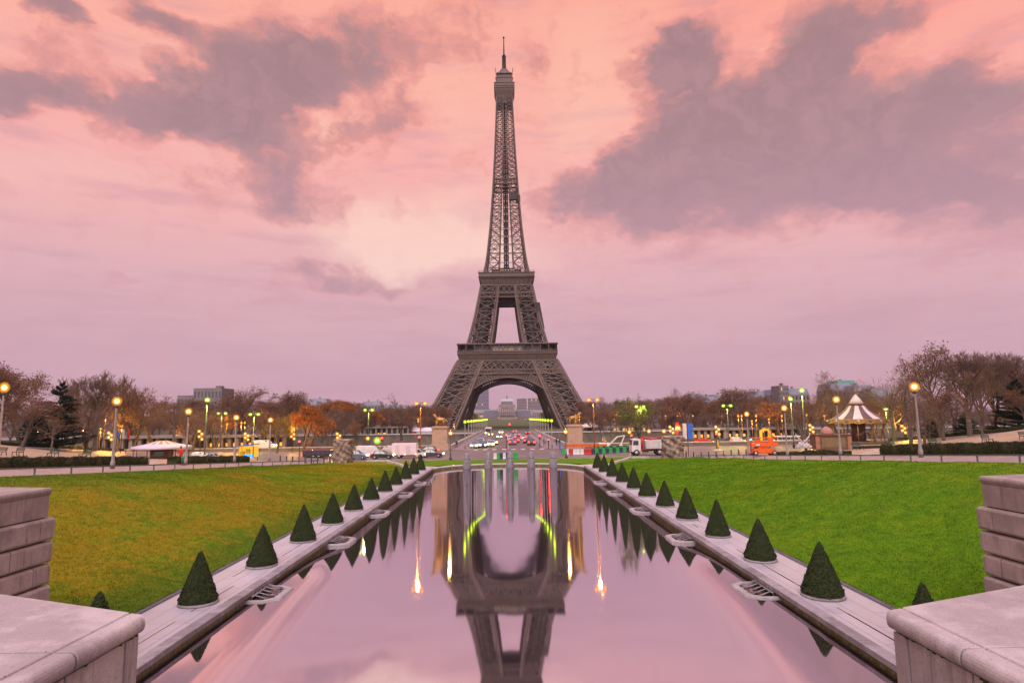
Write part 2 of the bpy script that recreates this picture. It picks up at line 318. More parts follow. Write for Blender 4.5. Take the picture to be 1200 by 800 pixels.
# ------------------------------------------------------------------ mesh helpers
class MB:
    """collects shapes; build() links them as ONE mesh object"""
    def __init__(s): s.v = []; s.f = []; s.m = []; s.sm = []
    def add(s, vs, fs, mi=0, smooth=False):
        o = len(s.v); s.v += [tuple(p) for p in vs]
        for f in fs: s.f.append([i+o for i in f]); s.m.append(mi); s.sm.append(smooth)
        return s
    def box(s, c, d, rot=0., mi=0, top=1., taper=None):
        """centre of base c, size d, rotation about z; top = scale of the top face"""
        x, y, z = d[0]/2, d[1]/2, d[2]; tx, ty = taper or (top, top)
        P = [(-x, -y, 0), (x, -y, 0), (x, y, 0), (-x, y, 0), (-x*tx, -y*ty, z), (x*tx, -y*ty, z), (x*tx, y*ty, z), (-x*tx, y*ty, z)]
        cs, sn = math.cos(rot), math.sin(rot)
        P = [(c[0]+a*cs-b*sn, c[1]+a*sn+b*cs, c[2]+h) for a, b, h in P]
        return s.add(P, [(0, 3, 2, 1), (4, 5, 6, 7), (0, 1, 5, 4), (1, 2, 6, 5), (2, 3, 7, 6), (3, 0, 4, 7)], mi)
    def beam(s, p, q, w, h=None, mi=0):
        p, q = Vector(p), Vector(q); d = (q-p)
        if d.length < 1e-6: return s
        d.normalize(); h = h or w
        u = d.cross(Vector((0, 0, 1)) if abs(d.z) < .95 else Vector((0, 1, 0))).normalized(); v = u.cross(d)
        P = [b+u*(i*w/2)+v*(j*h/2) for b in (p, q) for i, j in ((-1, -1), (1, -1), (1, 1), (-1, 1))]
        return s.add(P, [(0, 1, 2, 3), (7, 6, 5, 4), (0, 4, 5, 1), (1, 5, 6, 2), (2, 6, 7, 3), (3, 7, 4, 0)], mi)
    def tube(s, pts, rad, n=8, mi=0, cap=True):
        pts = [Vector(p) for p in pts]
        if not isinstance(rad, (list, tuple)): rad = [rad]*len(pts)
        vs = []; fs = []
        for i, p in enumerate(pts):
            d = (pts[min(i+1, len(pts)-1)]-pts[max(i-1, 0)]).normalized()
            u = d.cross(Vector((0, 0, 1)) if abs(d.z) < .95 else Vector((0, 1, 0))).normalized(); v = u.cross(d)
            for k in range(n):
                a = 2*math.pi*k/n; vs.append(p+(u*math.cos(a)+v*math.sin(a))*rad[i])
        for i in range(len(pts)-1):
            for k in range(n): fs.append((i*n+k, i*n+(k+1) % n, (i+1)*n+(k+1) % n, (i+1)*n+k))
        if cap: fs.append(tuple(range(n))[::-1]); fs.append(tuple((len(pts)-1)*n+k for k in range(n)))
        return s.add(vs, fs, mi, True)
    def lathe(s, prof, c=(0, 0, 0), n=16, mi=0, smooth=True):
        vs = []; fs = []
        for r, z in prof:
            for k in range(n): a = 2*math.pi*k/n; vs.append((c[0]+r*math.cos(a), c[1]+r*math.sin(a), c[2]+z))
        for i in range(len(prof)-1):
            for k in range(n): fs.append((i*n+k, i*n+(k+1) % n, (i+1)*n+(k+1) % n, (i+1)*n+k))
        if prof[0][0] > 1e-3: fs.append(tuple(range(n))[::-1])
        if prof[-1][0] > 1e-3: fs.append(tuple((len(prof)-1)*n+k for k in range(n)))
        return s.add(vs, fs, mi, smooth)
    def ball(s, c, r, n=10, mi=0, sz=1.):
        return s.lathe([(max(r*math.sin(math.pi*i/n), 1e-4), -r*sz*math.cos(math.pi*i/n)) for i in range(n+1)], c, max(8, n+2), mi)
    def prism(s, poly, a, b, axis='x', mi=0, inset=None):
        """polygon in the plane across axis, extruded from a to b"""
        n = len(poly)
        f = {'x': lambda u, v, w: (w, u, v), 'y': lambda u, v, w: (u, w, v), 'z': lambda u, v, w: (u, v, w)}[axis]
        vs = [f(u, v, a) for u, v in poly]+[f(u, v, b) for u, v in poly]
        return s.add(vs, [tuple(range(n))[::-1], tuple(range(n, 2*n))]+[(i, (i+1) % n, n+(i+1) % n, n+i) for i in range(n)], mi)
    def build(s, name, mat, parent=None, loc=None, rz=0., smooth=None, bevel=0.):
        me = bpy.data.meshes.new(name); me.from_pydata(s.v, [], s.f)
        mats = mat if isinstance(mat, (list, tuple)) else [mat]
        for mm in mats: me.materials.append(mm)
        me.polygons.foreach_set('material_index', s.m)
        me.polygons.foreach_set('use_smooth', [bool(smooth) if smooth is not None else b for b in s.sm])
        me.update()
        o = bpy.data.objects.new(name, me); COL.objects.link(o)
        if parent is not None: o.parent = parent
        if loc is not None: o.location = loc
        o.rotation_euler.z = rz
        if bevel:
            bv = o.modifiers.new('bevel', 'BEVEL'); bv.width = bevel; bv.segments = 2; bv.limit_method = 'ANGLE'
        return o
def mesh_np(name, V, F, mat, parent=None, mi=None):
    """fast mesh from numpy arrays; F is (n,3) or (n,4)"""
    me = bpy.data.meshes.new(name); V = np.asarray(V, np.float32); F = np.asarray(F, np.int32); k = F.shape[1]
    me.vertices.add(len(V)); me.vertices.foreach_set('co', V.ravel())
    me.loops.add(F.size); me.loops.foreach_set('vertex_index', F.ravel())
    me.polygons.add(len(F)); me.polygons.foreach_set('loop_start', np.arange(0, F.size, k, dtype=np.int32))
    for mm in (mat if isinstance(mat, (list, tuple)) else [mat]): me.materials.append(mm)
    if mi is not None: me.polygons.foreach_set('material_index', np.asarray(mi, np.int32))
    me.update(calc_edges=True); me.validate()
    o = bpy.data.objects.new(name, me); COL.objects.link(o)
    if parent is not None: o.parent = parent
    return o
def beams_np(P, Q, r0, r1, n=4):
    """many square or triangular bars as arrays"""
    P = np.asarray(P, float); Q = np.asarray(Q, float); D = Q-P; L = np.linalg.norm(D, axis=1, keepdims=True); D = D/np.maximum(L, 1e-9)
    ref = np.where(np.abs(D[:, 2:3]) < .9, np.array([[0, 0, 1.]]), np.array([[0, 1., 0]]))
    U = np.cross(D, ref); U /= np.linalg.norm(U, axis=1, keepdims=True); Vv = np.cross(U, D)
    r0 = np.broadcast_to(np.asarray(r0, float), (len(P),))[:, None]; r1 = np.broadcast_to(np.asarray(r1, float), (len(P),))[:, None]
    vs = []
    for b, r in ((P, r0), (Q, r1)):
        for k in range(n):
            a = 2*math.pi*(k+.5)/n; vs.append(b+(U*math.cos(a)+Vv*math.sin(a))*r)
    V = np.stack(vs, 1).reshape(-1, 3); base = (np.arange(len(P))*2*n)[:, None]
    F = np.concatenate([base+np.array([[k, (k+1) % n, n+(k+1) % n, n+k]]) for k in range(n)], 0)
    return V, F
class Bars:
    def __init__(s): s.p = []; s.q = []; s.r = []
    def add(s, p, q, w): s.p.append(tuple(p)); s.q.append(tuple(q)); s.r.append(w*.7071)
    def build(s, name, mat, parent=None):
        V, F = beams_np(s.p, s.q, s.r, s.r); return mesh_np(name, V, F, mat, parent)
USED = set()
def tag(o, label=None, cat=None, group=None, kind=None):
    if label: o['label'] = label
    if cat: o['category'] = cat
    if group: o['group'] = group
    if kind: o['kind'] = kind
    return o
def thing(name, label, cat, loc=(0, 0, 0), rz=0., group=None):
    o = bpy.data.objects.new(name, None); COL.objects.link(o); o.location = loc; o.rotation_euler.z = rz; o.empty_display_size = .2
    return tag(o, label, cat, group)
KIDS = {}
def kids(o): return [x for x in COL.objects if x.parent is o]
def dup(root, loc, rz=None, label=None, scale=None, group=None):
    if root.name not in KIDS: KIDS[root.name] = [(k, kids(k)) for k in kids(root)]
    r = root.copy(); COL.objects.link(r); r.location = loc
    if rz is not None: r.rotation_euler.z = rz
    if scale is not None: r.scale = scale if isinstance(scale, (tuple, list)) else (scale,)*3
    if label: r['label'] = label
    if group: r['group'] = group
    for k, gs in KIDS[root.name]:
        kk = k.copy(); COL.objects.link(kk); kk.parent = r
        for g in gs:
            gg = g.copy(); COL.objects.link(gg); gg.parent = kk
    return r
def struct(o): o['kind'] = 'structure'; return o
ORD = ['first', 'second', 'third', 'fourth', 'fifth', 'sixth', 'seventh', 'eighth', 'ninth', 'tenth', 'eleventh', 'twelfth', 'thirteenth', 'fourteenth', 'fifteenth', 'sixteenth', 'seventeenth', 'eighteenth', 'nineteenth', 'twentieth']
ORD += ['twenty-'+x for x in ORD[:9]]+['thirtieth']+['thirty-'+x for x in ORD[:9]]
# ------------------------------------------------------------------ terrain
def lerp(x, xs, ys): return float(np.interp(x, xs, ys))
def zs(Y): return max(.36, 4.3-.0615*(max(Y, 0.)-31.9))
def gz(X, Y):
    """ground height outside the sunken pool garden"""
    a = abs(X)
    if Y > 285: return -.6 if Y < 700 else lerp(Y, [700, 1300, 3000], [-.6, 2.5, 2.5])
    k = lerp(Y, [80, 120, 140], [1, .25, 0])
    r = lerp(a, [0, 31, 33, 60, 80, 140, 200, 600], [0, 0, .3, 1.6, 5.0, 6.6, 8, 12])
    return zs(Y)+r*k
def lawn_z(a, Y):
    tt = min(1, max(0, (a-12.85)/(27-12.85)))
    g = .45*tt+.55*(tt*tt*(3-2*tt))
    return .55+(zs(Y)-.55)*g
def grid(name, xs, ys, zf, mats, zone=None, skip=None, parent=None):
    xs = np.asarray(xs); ys = np.asarray(ys)
    V = [(x, y, zf(x, y)) for y in ys for x in xs]; F = []; M = []
    n = len(xs)
    for j in range(len(ys)-1):
        for i in range(n-1):
            cx, cy = (xs[i]+xs[i+1])/2, (ys[j]+ys[j+1])/2
            if skip and skip(cx, cy): continue
            F.append((j*n+i, j*n+i+1, (j+1)*n+i+1, (j+1)*n+i)); M.append(zone(cx, cy) if zone else 0)
    return mesh_np(name, V, F, mats, parent, M)
xs_out = [-6000, -2500, -1200, -700, -450, -300, -220, -170, -140, -110, -95, -80, -70, -60, -50, -40, -36, -33.3, -31, -27]
ax = sorted(set(xs_out+[-x for x in xs_out]+[-20, -13, 0, 13, 20]))
ay = sorted(set([-400, -60, -20]+list(range(0, 96, 4))+[96, 100, 106, 112, 118, 124, 130]))
ay2 = [290, 320, 360, 420, 520, 650, 700, 800, 1000, 1300, 2000, 3500, 7000]
def zone(x, y):
    a = abs(x)
    if y > 97.9: return 3 if (y < 131 or a < 20) else 2
    if a < 33.3: return 0
    if a < 80: return 1
    return 2
struct(grid('ground', ax, ay, gz, [PATH, GRAVEL, WOODFLOOR, ROAD], zone, lambda x, y: abs(x) < 27 and y < 96))
struct(grid('far_bank_ground', ax, ay2, gz, [WOODFLOOR, DULLGRASS, ROAD], lambda x, y: 2 if y < 360 else (1 if abs(x) < 40 else 0)))
struct(grid('river', [-3000, 0, 3000], [128, 292], lambda x, y: -6.5, [pm('river_water', (.05, .05, .04), (.07, .06, .05), .05, .15, .1, spec=.5)]))
# the sunken floor under the pool and the banks
struct(grid('pool_basin_floor', [-27, -10.2, 10.2, 27], [-20, 96], lambda x, y: -1.2, [QUAY]))
# ------------------------------------------------------------------ lawns
lx = np.linspace(12.85, 27, 90)
ly = 6+90*np.linspace(0, 1, 240)**1.4
WV = [(rng.normal(0, 1)*f, rng.normal(0, .7)*f, rng.random()*6.28, .030/f**.8) for f in (.5, .5, 1, 1, 1.6, 1.6, 2.4, 2.4, 3.4, 3.4) for _ in (0, 1)]
def bumpy(x, y): return sum(a*math.sin(u*x+v*y+p) for u, v, p, a in WV)*min(1, max(0, (abs(x)-12.85)/.8))*min(1, max(0, (27-abs(x))/1.))
for sgn, nm, mt in ((-1, 'lawn', LAWN_L), (1, 'lawn', LAWN_R)):
    X = sorted(sgn*lx)
    struct(grid(nm, X, ly, lambda x, y: lawn_z(abs(x), y)+bumpy(x, y), [mt]))
# far lawn strip behind the pool head
def arc_y(x): return 81.5+7.2*math.sqrt(max(0, 1-(x/12.85)**2))
fx = np.linspace(-12.85, 12.85, 41)
V = []; F = []
for i, x in enumerate(fx):
    y0 = arc_y(x)+.62*(1 if abs(x) < 12 else .6)
    for k in range(5): V.append((x, y0+(96.6-y0)*k/4, .42+.05*k/4))
for i in range(len(fx)-1):
    for k in range(4): F.append((i*5+k, i*5+5+k, i*5+6+k, i*5+k+1))
struct(mesh_np('lawn', V, F, LAWN_R))
# short grass blades on the banks (nobody could count them)
def blades(sgn, mt, n):
    u = rng.random(n); Y = 13+72*u**1.7; a = 12.9+14*rng.random(n); X = sgn*a
    tt = np.clip((a-12.85)/14.15, 0, 1); g = .45*tt+.55*tt*tt*(3-2*tt); z = .55+(np.maximum(.36, 4.3-.0615*(Y-31.9))-.55)*g+sum(a*np.sin(u*X+v*Y+p) for u, v, p, a in WV)*np.clip((np.abs(X)-12.85)/.8, 0, 1)*np.clip((27-np.abs(X))/1., 0, 1)-.01
    ang = rng.random(n)*6.283; h = .03+.045*rng.random(n)+.02*(Y > 40); w = .008+.018*(Y/60)
    lean = (rng.random((n, 2))-.5)*.08
    B = np.stack([X, Y, z], 1); dx = np.stack([np.cos(ang)*w, np.sin(ang)*w, np.zeros(n)], 1)
    T = B+np.stack([lean[:, 0], lean[:, 1], h], 1)
    Vv = np.stack([B-dx, B+dx, T], 1).reshape(-1, 3)
    return tag(mesh_np('grass', Vv, np.arange(3*n).reshape(-1, 3), mt), None, None, None, 'stuff')
tag(blades(-1, LAWN_L, 190000), 'short mossy yellow green grass on the left bank', 'grass')
tag(blades(1, LAWN_R, 190000), 'short bright green grass on the right bank', 'grass')
for s_, mt_ in ((-1, LAWN_L), (1, LAWN_R)):
    n = 9000; Y = 12+70*rng.random(n)**1.5; a = 12.84-.10*rng.random(n)**2*(1+np.sin(Y*3.1)+np.sin(Y*1.3)); B = np.stack([s_*a, Y, .52+0*Y], 1)
    w = .010+.012*(Y/60); dx = np.stack([0*Y, w, 0*Y], 1); T = B+np.stack([rng.normal(-.03*s_, .04, n), rng.normal(0, .03, n), .05+.07*rng.random(n)], 1)
    tag(mesh_np('grass_fringe', np.stack([B-dx, B+dx, T], 1).reshape(-1, 3), np.arange(3*n).reshape(-1, 3), mt_), 'ragged grass fringe along the %s walkway kerb' % ('left' if s_ < 0 else 'right'), 'grass', None, 'stuff')
    n = 260; Y = 14+60*rng.random(n)**1.5; a = 13+13.5*rng.random(n)**1.5; P = np.array([(s_*x, y, lawn_z(x, y)+.05) for x, y in zip(a, Y)]); ang = rng.random(n)*6.28
    u = np.stack([np.cos(ang), np.sin(ang), rng.normal(0, .3, n)], 1)*.055; v_ = np.stack([-np.sin(ang), np.cos(ang), rng.normal(0, .3, n)], 1)*.035
    tag(mesh_np('fallen_leaves', np.stack([P-u, P+v_, P+u, P-v_], 1).reshape(-1, 3), np.arange(4*n).reshape(-1, 4), pm('dry_leaf_%d' % (s_ > 0), (.24, .13, .045), (.13, .065, .025), 3, .8, 0)), 'brown fallen leaves scattered on the %s bank' % ('left' if s_ < 0 else 'right'), 'leaves', None, 'stuff')
# ------------------------------------------------------------------ pool
COPE = stone_mat('coping_stone', (.31, .27, .285), (.24, .21, .225), (.09, .075, .075), .5)
MOSSB = pm('joint_moss', (.20, .13, .04), (.11, .10, .02), 4, .95, .4)
POOLWALL, t = new_mat('mossy_pool_wall')
co = t.n('ShaderNodeNewGeometry', out=0); f = t.noise(co, 3.5, 6, .65); g = t.noise(t.n('ShaderNodeVectorMath', {0: co, 1: (2, 2, .6)}, operation='MULTIPLY'), 4., 5, .65)
col = t.mix(t.mr(f, .3, .7), (.26, .21, .165, 1), (.15, .12, .10, 1)); col = t.mix(t.mr(g, .42, .58), col, (.13, .125, .012, 1)); col = t.mix(t.mr(t.noise(co, 14., 4), .55, .7, 0, .8), col, (.05, .05, .01, 1))
t.n('ShaderNodeOutputMaterial', {0: t.n('ShaderNodeBsdfPrincipled', {'Base Color': col, 'Roughness': .85, 'Normal': t.n('ShaderNodeBump', {'Strength': .5, 'Distance': .05, 'Height': g})})})
wv = [(-9.95, -20, 0), (9.95, -20, 0), (9.95, 82.0, 0), (-9.95, 82.0, 0)]
V = [(x, -20, 0) for x in np.linspace(-12.85, 12.85, 41)]+[(x, arc_y(x)-.12, 0) for x in fx]
V = [(max(-9.95, min(9.95, x)), y, z) if y < 80 else (x, y, z) for x, y, z in V]
n = 41
wb = []
for x in np.linspace(-9.95, 9.95, 31):
    wb.append((x, -20, 0)); wb.append((x, 81.6, 0))
Vw = []; Fw = []
for x in np.linspace(-9.95, 9.95, 31):
    yy_ = 80.5+8.0*math.sqrt(max(0, 1-(x/12.2)**2))-.3
    Vw += [(x, -20, .2), (x, 40, .2), (x, yy_, .2)]
for i in range(30):
    for k in range(2): Fw.append((i*3+k, i*3+3+k, i*3+4+k, i*3+k+1))
struct(mesh_np('water', Vw, Fw, WATER))
for s in (-1, 1):
    y0, y1 = 3.0, 81.0
    # paving sheet, coping with a dark edge, mossy pool wall, dark drain strip
    b = MB()
    for k in range(40):
        ya = y0+(y1-y0)*k/40; yb = y0+(y1-y0)*(k+1)/40
        P = [(s*10.32, ya, .53), (s*12.60, ya, .53), (s*12.60, yb, .53), (s*10.32, yb, .53)]
        b.add(P if s > 0 else P[::-1], [(0, 1, 2, 3)])
    struct(b.build('walkway', PAVE))
    b = MB(); L = 1.9; k = 0; y = y0
    while y < y1-.1:
        yb = min(y+L, y1)-.015
        jx = random.uniform(-.012, .012)
        b.box((s*(10.12+jx), (y+yb)/2, .36), (.42, yb-y, .185+random.uniform(-.006, .006)), 0, 0); y += L
    o = struct(b.build('pool_edge_coping', COPE, bevel=.02))
    b = MB()
    for q in range(30):
        yq = y0+1+random.random()*(y1-y0-4); lq = random.uniform(.8, 3.4)
        b.box((s*random.choice((10.98, 10.98, 11.64)), yq, .50), (random.uniform(.03, .06), lq, .036))
    tag(b.build('moss', MOSSB), 'brown green moss growing in the paving joints of the %s walkway' % ('left' if s < 0 else 'right'), 'moss', None, 'stuff')
    b = MB()
    b.box((s*10.22, (y0+y1)/2, -.9), (.36, y1-y0, 1.255))
    struct(b.build('pool_side_wall', POOLWALL))
    b = MB(); y = y0
    while y < y1+2:
        b.box((s*12.72, y+1.2, .30), (.22, 2.37, .27), 0, 0); y += 2.4
    struct(b.build('drain_kerb', pm('dark_drain_%d' % (s+1), (.12, .105, .115), (.085, .075, .08), 3, .8, .2), bevel=.015))
# far rim: pale curved kerb
b = MB(); Np = 48; prof = [(-.05, -.6), (-.05, .40), (.06, .47), (.62, .47), (.66, .40), (.66, -.2)]
vs = []
for i in range(Np+1):
    th = math.pi*i/Np; x = -math.cos(th); y = math.sin(th)
    for r, z in prof:
        vs.append((x*(9.95+r+2.0*(1-abs(y)**.5)*0), 80.8+y*(7.6+r), z))
m_ = len(prof)
b.add(vs, [(i*m_+k, i*m_+k+1, (i+1)*m_+k+1, (i+1)*m_+k) for i in range(Np) for k in range(m_-1)])
struct(b.build('pool_head_kerb', CONC))
b = MB()
vs = []
for i in range(Np+1):
    th = math.pi*i/Np; x = -math.cos(th); y = math.sin(th); vs += [(x*9.89, 80.8+y*7.54, -.6), (x*9.89, 80.8+y*7.54, .36)]
b.add(vs, [(2*i, 2*i+1, 2*i+3, 2*i+2) for i in range(Np)])
struct(b.build('pool_head_wall', POOLWALL))
# pavement round the pool head between kerb and lawn
b = MB()
for s in (-1, 1):
    P = [(s*10.3, 80.9, .525), (s*12.85, 80.9, .525), (s*12.85, 84.5, .525), (s*9.6, 84.5, .465)]
    b.add(P if s > 0 else P[::-1], [(0, 1, 2, 3)])
struct(b.build('pavement', PAVE))
# diagonal kerbs at the lower ends of the grass banks
for s in (-1, 1):
    b = MB(); pts = [(s*13.0, 80), (s*15.0, 85), (s*17.6, 91), (s*19, 95.5), (s*22, 96.3)]
    for (xa, ya), (xb, yb) in zip(pts, pts[1:]):
        za = lawn_z(abs(xa), ya); zb = lawn_z(abs(xb), yb)
        b.beam((xa, ya, za+.08), (xb, yb, zb+.08), .34, .40)
    struct(b.build('kerb', CONC))
# ------------------------------------------------------------------ foreground stone walls
def slab_ext(b, prof, s, x0, za, ya, yb, cut_a=0., cut_b=0., mi=0):
    """profile (dx outward from face towards the pool is positive, z) extruded along Y; ends may follow the skew"""
    n = len(prof); vs = []
    for yy0, ct in ((ya, cut_a), (yb, cut_b)):
        for dx, z in prof: vs.append((s*(x0-dx), yy0-dx*ct, za+z))
    f = [tuple(range(n)), tuple(range(n, 2*n))[::-1]]+[(i, n+i, n+(i+1) % n, (i+1) % n) for i in range(n)]
    if s < 0: f = [q[::-1] for q in f]
    b.add(vs, f, mi)
for s, yend, side in ((-1, 7.77, 'left'), (1, 7.5, 'right')):
    zt = 4.68
    r = thing('stone_parapet', 'low pale stone parapet with rounded coping in the %s bottom corner' % side, 'wall', (0, 0, 0), 0, 'near parapets')
    joints = [yend, yend-1.22, yend-2.46, yend-3.7, yend-5.2]
    skew = .383
    nose = [(.07*math.cos(a)+.0, -.10+.10*math.sin(a)) for a in [R(x) for x in range(-90, 91, 20)]]
    prof = nose+[(-.16, .0), (-.172, -.018), (-.19, -.018), (-.20, .005), (-3.6, .012), (-3.6, -.2)]
    for i in range(len(joints)-1):
        b = MB(); slab_ext(b, prof, s, 4.5, zt, joints[i+1]+.015, joints[i]-.015, 0., skew if i == 0 else 0.)
        b.build('coping_slab', STONE, r, smooth=False, bevel=.008)
        b = MB()
        if i == 0:
            slab_ext(b, [(-.02, -2.6), (-.02, -.24), (-.3, -.24), (-.3, -2.6)], s, 4.5, zt, yend-.24, yend-.012, 0, 0); b.build('facing_slab', STONE, r, bevel=.006); b = MB()
            slab_ext(b, [(-.035, -2.6), (-.035, -.24), (-.3, -.24), (-.3, -2.6)], s, 4.5, zt, joints[1]+.016, yend-.255, 0, 0)
        else:
            slab_ext(b, [(-.035, -2.6), (-.035, -.24), (-.3, -.24), (-.3, -2.6)], s, 4.5, zt, joints[i+1]+.016, joints[i]-.016)
        b.build('facing_slab', STONE, r, bevel=.006)
    b = MB()
    for q in range(70):
        yq = joints[-1]+(yend-joints[-1])*random.random(); b.ball((s*(4.5+random.uniform(.0, .06)), yq, zt-.222+random.uniform(-.012, .008)), random.uniform(.010, .024), 4)
    mo = b.build('moss', pm('green_moss', (.07, .10, .015), (.04, .06, .01), 20, .95, .5), r); mo['kind'] = 'stuff'
    b = MB(); slab_ext(b, [(-.14, -2.6), (-.14, -.19), (-3.5, -.19), (-3.5, -2.6)], s, 4.5, zt, joints[-1]+.05, yend-.06, 0., skew)
    b.build('wall_core', MOSS, r)
for s, yend, zt, side in ((-1, 17.62, 5.2, 'left'), (1, 16.94, 5.24, 'right')):
    r = thing('rusticated_wall', 'tall stepped wall of rusticated stone courses at the %s edge, standing against the grass bank' % side, 'wall', (0, 0, 0), 0, 'rusticated end walls')
    x0 = 13.0
    js = [yend, yend-2.1, yend-4.5, yend-7]
    for i in range(3):
        b = MB(); prof = [(.02, -.16), (.05, -.10), (.05, -.05), (.02, .0), (-.5, .0), (-.52, -.02), (-.55, -.02), (-.57, .0), (-4, .01), (-4, -.2), (0, -.2)]
        slab_ext(b, prof, s, x0, zt, js[i+1]+.012, js[i]-.012, 0, .2 if i == 0 else 0); b.build('coping_slab', STONE2, r, bevel=.015)
        b = MB(); slab_ext(b, [(-.0, -.80), (-.0, -.205), (-1, -.205), (-1, -.80)], s, x0, zt, js[i+1]+.01, js[i]-.03, 0, .1); b.build('facing_slab', STONE2, r, bevel=.012)
    z = zt-.83
    for c_ in range(5):
        h = .60-.03*c_; st_ = .12-.02*(c_ % 3)
        cuts = [yend+.12, yend-(.42, 1.35, .5, 1.15, .6)[c_], yend-2.6-(c_ % 2)*.7, yend-4.8, yend-7]
        for i in range(len(cuts)-1):
            b = MB(); ch = .06
            slab_ext(b, [(st_-ch, -h), (st_, -h+ch), (st_, -ch), (st_-ch, 0), (-.6, 0), (-.6, -h)], s, x0, z, cuts[i+1]+.012, cuts[i]-.012)
            b.build('stone_block', STONE2, r, bevel=.02)
        z -= h+.045
    b = MB(); slab_ext(b, [(-.06, -5), (-.06, -.3), (-3.8, -.3), (-3.8, -5)], s, x0, zt, yend-7, yend-.08); b.build('wall_core', MOSS, r)
# ------------------------------------------------------------------ stairs up to the terraces
for s, px in ((-1, 197), (1, 1002)):
    Y = 58.5 if s < 0 else 57.5
    b = MB()
    for k in range(6): b.box((s*(33.3+.45*k), Y, gz(s*31, Y)-.1), (.46, 4.2, .2+.13*k))
    struct(b.build('garden_stairs', CONC))
# ------------------------------------------------------------------ the iron tower
TY, TZ = 465.0, -6.0
HO = [0, 19.6, 27.3, 38.8, 50.3, 57.6, 66, 80, 95, 115.7, 120, 133, 160, 190, 220, 250, 276]
WO = [62.0, 51.8, 47.7, 42.2, 36.9, 33.0, 29.2, 25.5, 22.4, 18.6, 17.6, 15.0, 12.2, 10.0, 8.3, 7.0, 6.1]
HI = [0, 57.6, 66, 80, 100, 115.7]; WI = [37.5, 15.8, 11.9, 9.6, 7.0, 5.6]
wo = lambda h: lerp(h, HO, WO)
wi = lambda h: lerp(h, HI, WI)
tower = thing('lattice_tower', 'huge brown iron lattice tower on four splayed arched legs beyond the bridge', 'tower', (0, TY, TZ))
def side(k, u, n, h):
    """point on face k: u along the face, n outward"""
    a, b_ = ((u, -n), (n, u), (-u, n), (-n, -u))[k]
    return (a, b_, h)
def xpanel(B, A, Bq, C, D, w, sub=0):
    """A-B bottom, C-D top (A under C)"""
    A, Bq, C, D = map(Vector, (A, Bq, C, D))
    B.add(A, D, w); B.add(Bq, C, w)
    if sub:
        m1, m2 = (A+C)/2, (Bq+D)/2; mb, mt_ = (A+Bq)/2, (C+D)/2
        for p, q in ((m1, mb), (m1, mt_), (m2, mb), (m2, mt_)): B.add(p, q, w*.6)
        B.add(m1, m2, w*.6)
        if sub > 1:
            ce = (A+D)/2
            for p in (m1, m2, mb, mt_): B.add(p, ce, w*.45)
def leg(sx, sy, levels, cw, bw, hw, name, sub=1):
    B = Bars()
    C4 = lambda h: [(sx*wo(h), sy*wo(h), h), (sx*wi(h), sy*wo(h), h), (sx*wi(h), sy*wi(h), h), (sx*wo(h), sy*wi(h), h)]
    for h0, h1 in zip(levels, levels[1:]):
        p, q = C4(h0), C4(h1)
        for i in range(4):
            B.add(p[i], q[i], cw); j = (i+1) % 4
            # chords are themselves narrow trusses: a second flange beside each
            B.add(Vector(p[i]).lerp(Vector(p[j]), .09), Vector(q[i]).lerp(Vector(q[j]), .09), cw*.55)
            B.add(Vector(p[j]).lerp(Vector(p[i]), .09), Vector(q[j]).lerp(Vector(q[i]), .09), cw*.55)
            xpanel(B, p[i], p[j], q[i], q[j], bw, sub)
            B.add(q[i], q[j], hw)
        B.add(q[0], q[2], hw*.6); B.add(q[1], q[3], hw*.6)
    # lift rails and stair runs inside the leg
    c0 = lambda h, f: (sx*(wi(h)+(wo(h)-wi(h))*f), sy*(wi(h)+(wo(h)-wi(h))*.5), h)
    for f in (.35, .5, .65):
        for h0, h1 in zip(levels, levels[1:]): B.add(c0(h0, f), c0(h1, f), 1.0)
    B.build(name, IRON, tower)
    K = Bars(); kw = (wo(levels[0])-wi(levels[0]))*.30  # solid dark core added to stand in for shade inside the leg
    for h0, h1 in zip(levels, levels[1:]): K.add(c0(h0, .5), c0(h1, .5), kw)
    return K.build('leg_shade_core', IRON_SHADE, tower)
low = [4, 14.5, 24, 32.5, 40, 46.5, 53]
up = [57.6, 66, 75, 83.5, 91.5, 99, 106, 112]
for sx in (-1, 1):
    for sy in (-1, 1):
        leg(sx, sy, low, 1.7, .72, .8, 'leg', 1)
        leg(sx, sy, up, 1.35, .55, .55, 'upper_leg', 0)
        b = MB(); b.box((sx*49.5, sy*49.5, 0), (27, 27, 5.5), 0, 0, .96); b.build('masonry_foot', PYL, tower)
